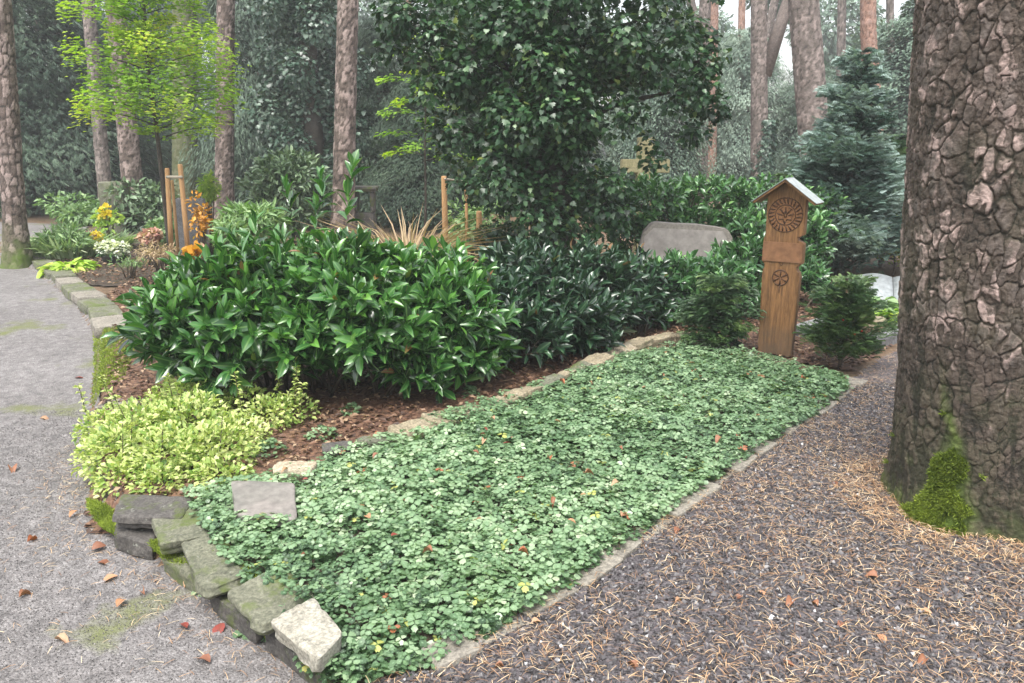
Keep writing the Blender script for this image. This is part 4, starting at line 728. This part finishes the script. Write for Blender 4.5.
G.append(tubes([([(0, -.036, cz-.06), (0, -.036, cz-.12)], [.005, .002])], 6)); G.append(tubes([([(-.03, -.036, cz+.13), (0, -.036, cz+.09), (.03, -.036, cz+.13)], [.002, .003, .002])], 6))
localm('carved_tree_emblem', G, M['carve_shade'], board); extr('emblem_disc', [(.056*math.cos(a), cz+.056*math.sin(a)) for a in np.linspace(0, 2*math.pi, 32, endpoint=False)], -.0362, -.034, M['wood_mid'], board, 0)
box('name_panel', (0, -.038, .822), (.296, .01, .15), Matrix(), M['wood_plate'], st, .003); box('foot', (0, .0, .02), (.10, .05, .05), Matrix(), M['iron'], st)
slab('base_stone', quad(sc_[0], sc_[1]-.0, .42, .26, -yaw, .05), .012, .05, M['st_ochre'], 201, 'flat stone under the foot of the wooden stele', rough=.006)
# ------------------------------------------------------------------ gravestones
M['gstone'] = simplemat('gravestone', (.20, .18, .155), (.29, .265, .23), 5, .8, .4, .006); M['gface'] = simplemat('gravestone_face', (.30, .275, .25), (.34, .31, .285), 1.5, .7, .05, .002)
M['plate'] = simplemat('grave_plate', (.17, .165, .145), (.24, .215, .195), 4, .5, .1, .002); M['white_st'] = simplemat('white_gravestone', (.24, .27, .275), (.33, .355, .36), 3, .5, .1, .002); M['cross'] = simplemat('cross_stone', (.19, .18, .085), (.33, .30, .17), 6, .8)
a = Q(682, 300, 8.1); gs = empty('gravestone', (a[0], a[1], 0), 'broad rough-edged grey-brown gravestone with a smooth blank face behind shiny laurel', 'gravestone', rz=-.12)
pl = [(-.47, 0), (-.48, .55), (-.43, .74), (-.36, .83), (-.30, .845), (-.12, .83), (.1, .825), (.3, .80), (.41, .78), (.46, .7), (.46, 0)]; extr('slab', pl, -.09, .09, M['gstone'], gs, .012); extr('face', [(-.42, .30), (-.42, .7), (-.33, .79), (.36, .765), (.40, .7), (.40, .30)], -.094, -.0905, M['gface'], gs, 0)
a = P(263, 502, .1); slab('grave_plate', pq([(234, 513), (297, 517), (296, 487), (231, 485)], .105), .115, .05, M['plate'], 210, 'small flat grey-brown grave plate lying among the ground cover', rough=.003, cat='grave plate', tilt=(0, .12), p=14)
a = P(885, 300); ob = empty('open_book_gravestone', (a[0]+.08, a[1], -.15), 'white open-book gravestone beside the big plated trunk', 'gravestone', rz=-.35)
for s in (-1, 1):
    pts = [(s*x, -.02+.035*math.sin(x/.36*math.pi)) for x in np.linspace(0.004, .36, 9)]
    bm = bmesh.new(); top = []; 
    for x, z in pts:
        top.append([bm.verts.new((x, yv, .16+z+yv*.55+.10)) for yv in (-.22, .22)]+[bm.verts.new((x, yv, .10+yv*.55+.02)) for yv in (.22, -.22)])
    for i in range(len(top)-1):
        for j in range(4): bm.faces.new((top[i][j], top[i][(j+1) % 4], top[i+1][(j+1) % 4], top[i+1][j]))
    bm.faces.new(top[0]); bm.faces.new(top[-1][::-1]); bmesh.ops.recalc_face_normals(bm, faces=bm.faces); pg = bm_obj('page', bm, M['white_st'], ob, True)
    if s == 1:
        mm = localm('engraved_sign', [tubes([([(s*(.16+.05*math.cos(t)), .05+.07*math.sin(t), .2935+(.05+.07*math.sin(t))*.55) for t in np.linspace(-.6, 4.2, 20)], [.005]*20)], 6)], M['iron'], pg)
box('plinth', (0, .02, .05), (.7, .3, .2), Matrix(), M['granite'], ob)
a = Q(641, 262, 12.2); cr = empty('stone_cross', (a[0], a[1], 0), 'yellowish weathered stone cross rising above the hedge behind the ivy tree', 'grave cross'); extr('cross_body', [(-.12, 0), (-.12, 1.20), (-.36, 1.20), (-.36, 1.40), (-.12, 1.40), (-.12, 1.72), (.12, 1.72), (.12, 1.40), (.36, 1.40), (.36, 1.20), (.12, 1.20), (.12, 0)], -.1, .1, M['cross'], cr, .01)
slab('boulder', quad(*P(875, 331)[:2], .2, .15, .2), .13, .15, M['st_ochre'], 220, 'rounded brownish boulder in front of the light green hosta', p=2.6)
def gkerb(pa, pb, label):
    a, b = P(*pa), P(*pb); d = nrm((b-a)[None])[0]; n = np.array([-d[1], d[0], 0])*.05; slab('granite_kerb', [a-n, b-n, b+n, a+n], .11, .14, M['granite'], 230+int(pa[0]) % 7, label, 'granite kerbs of the right grave', rough=.003, p=16, cat='kerb')
gkerb((798, 338), (832, 327), 'short granite kerb right behind the wooden stele'); gkerb((868, 352), (930, 325), 'long granite kerb running behind the big plated trunk')
slab('mossy_gravestone', quad(*(Q(118, 230, 15)*[1, 1, 0])[:2], .55, .25, 0), .95, .98, M['st_green'], 240, 'mossy greenish gravestone between the slim pines', rough=.01, cat='gravestone')
slab('grey_gravestone', quad(*(Q(192, 230, 11.8)*[1, 1, 0])[:2], .42, .14, 0), .85, .88, M['granite'], 241, 'plain grey gravestone behind the hornbeam stakes', rough=.004, cat='gravestone')
a = Q(366, 230, 13.5)*[1, 1, 0]; sl = empty('stone_lantern', a, 'dark weathered stone lantern right of the middle pine trunk', 'lantern'); slab('base', quad(a[0], a[1], .34, .3, 0, .02), .5, .52, M['st_dark'], 242, parent=sl, rough=.004)
for k in (-1, 1): slab('pillar', quad(a[0]+k*.14, a[1], .06, .26, 0, .02), .85, .35, M['st_dark'], 243+k, parent=sl, rough=.003)
slab('cap', quad(a[0], a[1], .44, .36, 0, .02), .94, .09, M['st_dark'], 246, parent=sl, rough=.004)
# ------------------------------------------------------------------ litter
OCT = T([(1, 0, 0), (-1, 0, 0), (0, 1, 0), (0, -1, 0), (0, 0, .7), (0, 0, -.5)], [(0, 2, 4), (2, 1, 4), (1, 3, 4), (3, 0, 4), (2, 0, 5), (1, 2, 5), (3, 1, 5), (0, 3, 5)]); OCT.v += R.uniform(-.2, .2, OCT.v.shape)
GP = np.array([a[:2] for a in gr]); GP3 = np.array([(a[0], a[1], 0) for a in gr])
def inview(x, y, z=0, mx=60):
    d = np.stack([x, y, 0*x+z-1.6], -1); w = d@fwd; u = d[:, 0]/w*F+512; v = 341.5-(d@up_)/w*F; return (w > 0) & (u > -mx*3) & (u < 1024+mx*3) & (v < 683+mx) 
def area_pts(n, poly, ymax):
    x0, y0 = poly[:, :2].min(0); x1, y1 = poly[:, :2].max(0); x = R.uniform(x0, min(x1, 4.2), n); y = R.uniform(max(y0, 1.6), min(y1, ymax), n); k = inpoly(x, y, poly[:, :2]) & inview(x, y); return x[k], y[k]
x, y = area_pts(150000, GP, 5.2); n = len(x); p = np.stack([x, y, H(x, y)+.020+R.uniform(-.003, .004, n)], -1)
tag(scatter('gravel_stones', OCT, p, rv(n), rv(n), R.uniform(.0035, .0095, n)*(1+(R.random(n) > .97)*.8), M['pebble'], None, np.clip(R.beta(2, 3.2, n)+(R.random(n) > .985)*.5, 0, 1), False), 'small dark purple-grey gravel stones', 'gravel', kind='stuff')
NEE = T([(-.017, 0, 0), (.017, 0, 0), (.021, .35, .07), (-.013, .35, .07), (.014, .7, .06), (-.014, .7, .06), (0, 1, 0)], [(0, 1, 2, 3), (3, 2, 4, 5), (5, 4, 6)])
def needles(n, poly, ymax, name, label, L=.055, z=.026, thr=-.2, xw=None):
    x, y = area_pts(n, poly, ymax); dn = fbm(np.stack([x*2.2, y*2.2, 0*x], -1), 12); 
    k = dn+R.normal(size=len(x))*.3 > thr; x, y = x[k], y[k]; n = len(x); a = R.uniform(0, 6.283, n)
    p = np.stack([x, y, H(x, y)+z+R.uniform(0, .008, n)], -1); return tag(scatter(name, NEE, p, np.stack([np.cos(a), np.sin(a), R.normal(size=n)*.08], -1), np.array([0, 0, 1])+rv(n)*.3, L*R.uniform(.5, 1.15, n), M['needle'], None), label, 'needles', kind='stuff')
needles(72000, GP3, 6.2, 'pine_needles', 'straw-coloured pine needles strewn over the gravel', .046, thr=-.42)
TB = np.array([(bx+.62*math.cos(t), by+.62*math.sin(t), 0) for t in np.linspace(0, 6.28, 24, endpoint=False)]); needles(7000, TB, 4.4, 'pine_needles', 'thick ring of orange pine needles around the big trunk foot', .06, .03, -1)
PP = np.array([(a[0], a[1], 0) for a in pathpoly])
def area2(n, poly, x0, x1, y0, y1): x = R.uniform(x0, x1, n); y = R.uniform(y0, y1, n); k = inpoly(x, y, poly[:, :2]) & inview(x, y); return x[k], y[k]
x, y = area2(60000, PP, -3.2, .3, 1.7, 5); n = len(x); p = np.stack([x, y, H(x, y)+.007], -1); tag(scatter('path_grit', OCT, p, rv(n), rv(n), R.uniform(.0015, .004, n), M['grit'], None, np.clip(R.beta(2, 3, n), 0, 1), False), 'fine grit on the grey path', 'grit', kind='stuff')
x, y = area2(14000, PP, -2.6, .3, 1.7, 4.5); w = x-kx(y); k = R.random(len(x)) < np.exp(w/.30); x, y = x[k], y[k]; n = len(x); a = R.uniform(0, 6.283, n)
tag(scatter('pine_needles', NEE, np.stack([x, y, H(x, y)+.012], -1), np.stack([np.cos(a), np.sin(a), 0*a], -1), np.array([0, 0, 1])+rv(n)*.2, .05*R.uniform(.5, 1.1, n), M['needle'], None), 'sparse needles on the grey path along the bed wall', 'needles', kind='stuff')
MB_ = np.array([(a[0], a[1], 0) for a in hedge_strip]); x, y = area2(60000, MB_, -5, 4.5, 2.8, 9.5); n = len(x); p = np.stack([x, y, H(x, y)+.018+R.uniform(0, .02, n)], -1)
tag(scatter('leaf_litter', OVAL, p, rv(n)*[1, 1, .2], np.array([0, 0, 1])+rv(n)*.5, R.uniform(.02, .05, n), M['litter'], None), 'reddish brown leaf litter and bark under the hedge', 'leaf litter', kind='stuff')
x, y = area2(14000, np.array([(a[0], a[1], 0) for a in gsoil]), -9, -2, 6, 13); n = len(x); p = np.stack([x, y, H(x, y)+.02+R.uniform(0, .02, n)], -1)
tag(scatter('leaf_litter', OVAL, p, rv(n)*[1, 1, .2], np.array([0, 0, 1])+rv(n)*.5, R.uniform(.03, .06, n), M['litter'], None), 'brown leaf litter on the left grave beds', 'leaf litter', kind='stuff')
bp_ = P(857, 326, .0); bp_ = np.array([2.45, 5.3, .27]); ys_ = [o for o in bpy.data.objects if o.name == 'yew_shrub'][0]
for k in range(5):
    a_ = R.uniform(-2.6, -.6); bq_ = np.array(ys_.location)+[.15*math.cos(a_), .15*math.sin(a_), R.uniform(.2, .42)]; scatter('berry', OCT, bq_[None], rv(1), rv(1), .011, M['redglass'], ys_)
# moss strips
def mosspatch(polypx, z, n, name, label):
    pl = np.array([P(a, b, z) for a, b in polypx]); x = R.uniform(pl[:, 0].min(), pl[:, 0].max(), n); y = R.uniform(pl[:, 1].min(), pl[:, 1].max(), n); k = inpoly(x, y, pl); x, y = x[k], y[k]; m = len(x)
    p = np.stack([x, y, np.maximum(H(x, y), z-.01)+.012+.015*fbm(np.stack([x*14, y*14, 0*x], -1), 4)], -1); return tag(scatter(name, LANCE, p, rv(m)+[0, 0, 1.1], rv(m), .024, M['moss'], None, np.clip(.55+.35*fbm(p*9, 2)+.15*R.normal(size=m), 0, 1)), label, 'moss', kind='stuff')
mosspatch([(92, 408), (125, 396), (142, 345), (118, 320), (94, 328), (94, 360)], -.09, 40000, 'moss_cushion', 'bright green moss strip beside the path left of the laurel')
mosspatch([(88, 500), (112, 512), (118, 540), (104, 530), (90, 512)], -.06, 14000, 'moss_cushion', 'moss at the wall foot under the variegated shrub')
mosspatch([(100, 322), (150, 312), (152, 318), (104, 332)], 0.0, 14000, 'moss_cushion', 'thin moss line across the bed near the laurel')
mosspatch([(150, 545), (175, 540), (205, 560), (200, 575), (165, 562)], -.05, 9000, 'moss_cushion', 'moss on the lower wall stones')
mosspatch([(190, 578), (206, 574), (262, 606), (330, 668), (318, 682), (250, 628)], -.11, 9000, 'moss_cushion', 'thin moss along the path at the wall foot')
# fallen leaves
def leafobj(mat, seed, s):
    t = HOST; k = blade([.04, .22, .30, .24, .02], .5, .5); o = scatter('fallen_leaf', k, np.zeros((1, 3)), np.array([[0, 1., 0]]), np.array([[0, 0, 1.]]), 1.0, mat, None, np.array([R.random()])); return o
protos = [leafobj(M['deadleaf'], i, 1) for i in range(4)]+[leafobj(M['deadred'], i, 1) for i in range(2)]
usedp = set()
def drop(k, loc, s, group, label):
    o = protos[k]
    if k in usedp: o = o.copy(); COL.objects.link(o)
    usedp.add(k); o.location = [float(v) for v in loc]; o.rotation_euler = (R.uniform(-.35, .35), R.uniform(-.35, .35), R.uniform(0, 6.28)); o.scale = (s*R.uniform(.7, 1.2), s, s); return tag(o, label, 'fallen leaf', group)
for i, (px, py) in enumerate([(98, 565), (118, 578), (145, 597), (185, 590), (222, 625), (165, 560), (92, 552), (125, 602), (20, 600), (55, 640), (180, 626), (28, 545), (210, 665), (70, 520), (12, 470), (40, 420), (75, 380)]):
    q = P(px, py, -.115); q[2] = float(H(q[0], q[1]))+.012; drop(i % 6, q, R.uniform(.04, .065), 'fallen leaves on the grey path', 'curled brown fallen leaf lying on the grey path')
for i in range(34):
    q = P(R.uniform(470, 1000), R.uniform(430, 678), 0)
    if not inpoly(np.array([q[0]]), np.array([q[1]]), GP3)[0] or math.hypot(q[0]-bx, q[1]-by) < .5: continue
    q[2] = float(H(q[0], q[1]))+.022; drop(int(R.integers(6)), q, R.uniform(.025, .055), 'fallen leaves on the gravel', 'brown fallen leaf lying among needles on the gravel')
x, y = inbed(90, BED, -.05)
for a, b in list(zip(x, y))[:46]: drop(int(R.integers(6)), (a, b, .105), R.uniform(.022, .045), 'fallen leaves on the ground cover', 'small reddish brown leaf lying on the green ground cover')
# ------------------------------------------------------------------ sky, sun, camera
w = bpy.data.worlds.new('World'); S.world = w; w.use_nodes = True; nt = w.node_tree; bg = nt.nodes['Background']; sky = nt.nodes.new('ShaderNodeTexSky'); sky.sky_type = 'NISHITA'; sky.sun_disc = False
SE, SR = math.radians(66), math.radians(200); sky.sun_elevation = SE; sky.sun_rotation = SR; sky.air_density = 1.2; sky.dust_density = 4.0; sky.ozone_density = 1
hs = nt.nodes.new('ShaderNodeHueSaturation'); hs.inputs['Saturation'].default_value = .35; hs.inputs['Value'].default_value = 2.45; nt.links.new(sky.outputs[0], hs.inputs['Color']); nt.links.new(hs.outputs[0], bg.inputs[0]); bg.inputs[1].default_value = .15
sl_ = bpy.data.lights.new('Sun', 'SUN'); sl_.energy = 4.3; sl_.angle = math.radians(30); sl_.color = (1, .97, .92); so = bpy.data.objects.new('Sun', sl_); COL.objects.link(so)
d = Vector((math.sin(SR)*math.cos(SE), math.cos(SR)*math.cos(SE), math.sin(SE))); so.rotation_euler = d.to_track_quat('Z', 'Y').to_euler()
HZ = True
if HZ:
    bm = bmesh.new(); bmesh.ops.create_cube(bm, size=1); bmesh.ops.scale(bm, vec=(180, 190, 40), verts=bm.verts); bmesh.ops.translate(bm, vec=(0, 40, 16), verts=bm.verts)
    m = bpy.data.materials.new('haze'); m.use_nodes = True; nt = m.node_tree; nt.nodes.clear(); o_ = nt.nodes.new('ShaderNodeOutputMaterial'); v = nt.nodes.new('ShaderNodeVolumeScatter'); v.inputs['Color'].default_value = (.93, .97, 1, 1); v.inputs['Density'].default_value = .0024; nt.links.new(v.outputs[0], o_.inputs['Volume'])
    tag(bm_obj('haze', bm, m), kind='structure')
cam = bpy.data.cameras.new('Camera'); cam.sensor_width = 36; cam.lens = 36*F/1024; cam.clip_end = 500; cam.clip_start = .05; co = bpy.data.objects.new('Camera', cam); COL.objects.link(co); co.location = (0, 0, 1.6); co.rotation_euler = (math.pi/2-PITCH, 0, 0); S.camera = co
S.view_settings.view_transform = 'Standard'; S.view_settings.look = 'None'; S.view_settings.exposure = 0
S.cycles.max_bounces = 6; S.cycles.diffuse_bounces = 2; S.cycles.glossy_bounces = 2; S.cycles.transmission_bounces = 3; S.cycles.volume_bounces = 1; S.cycles.transparent_max_bounces = 8; S.cycles.use_denoising = True
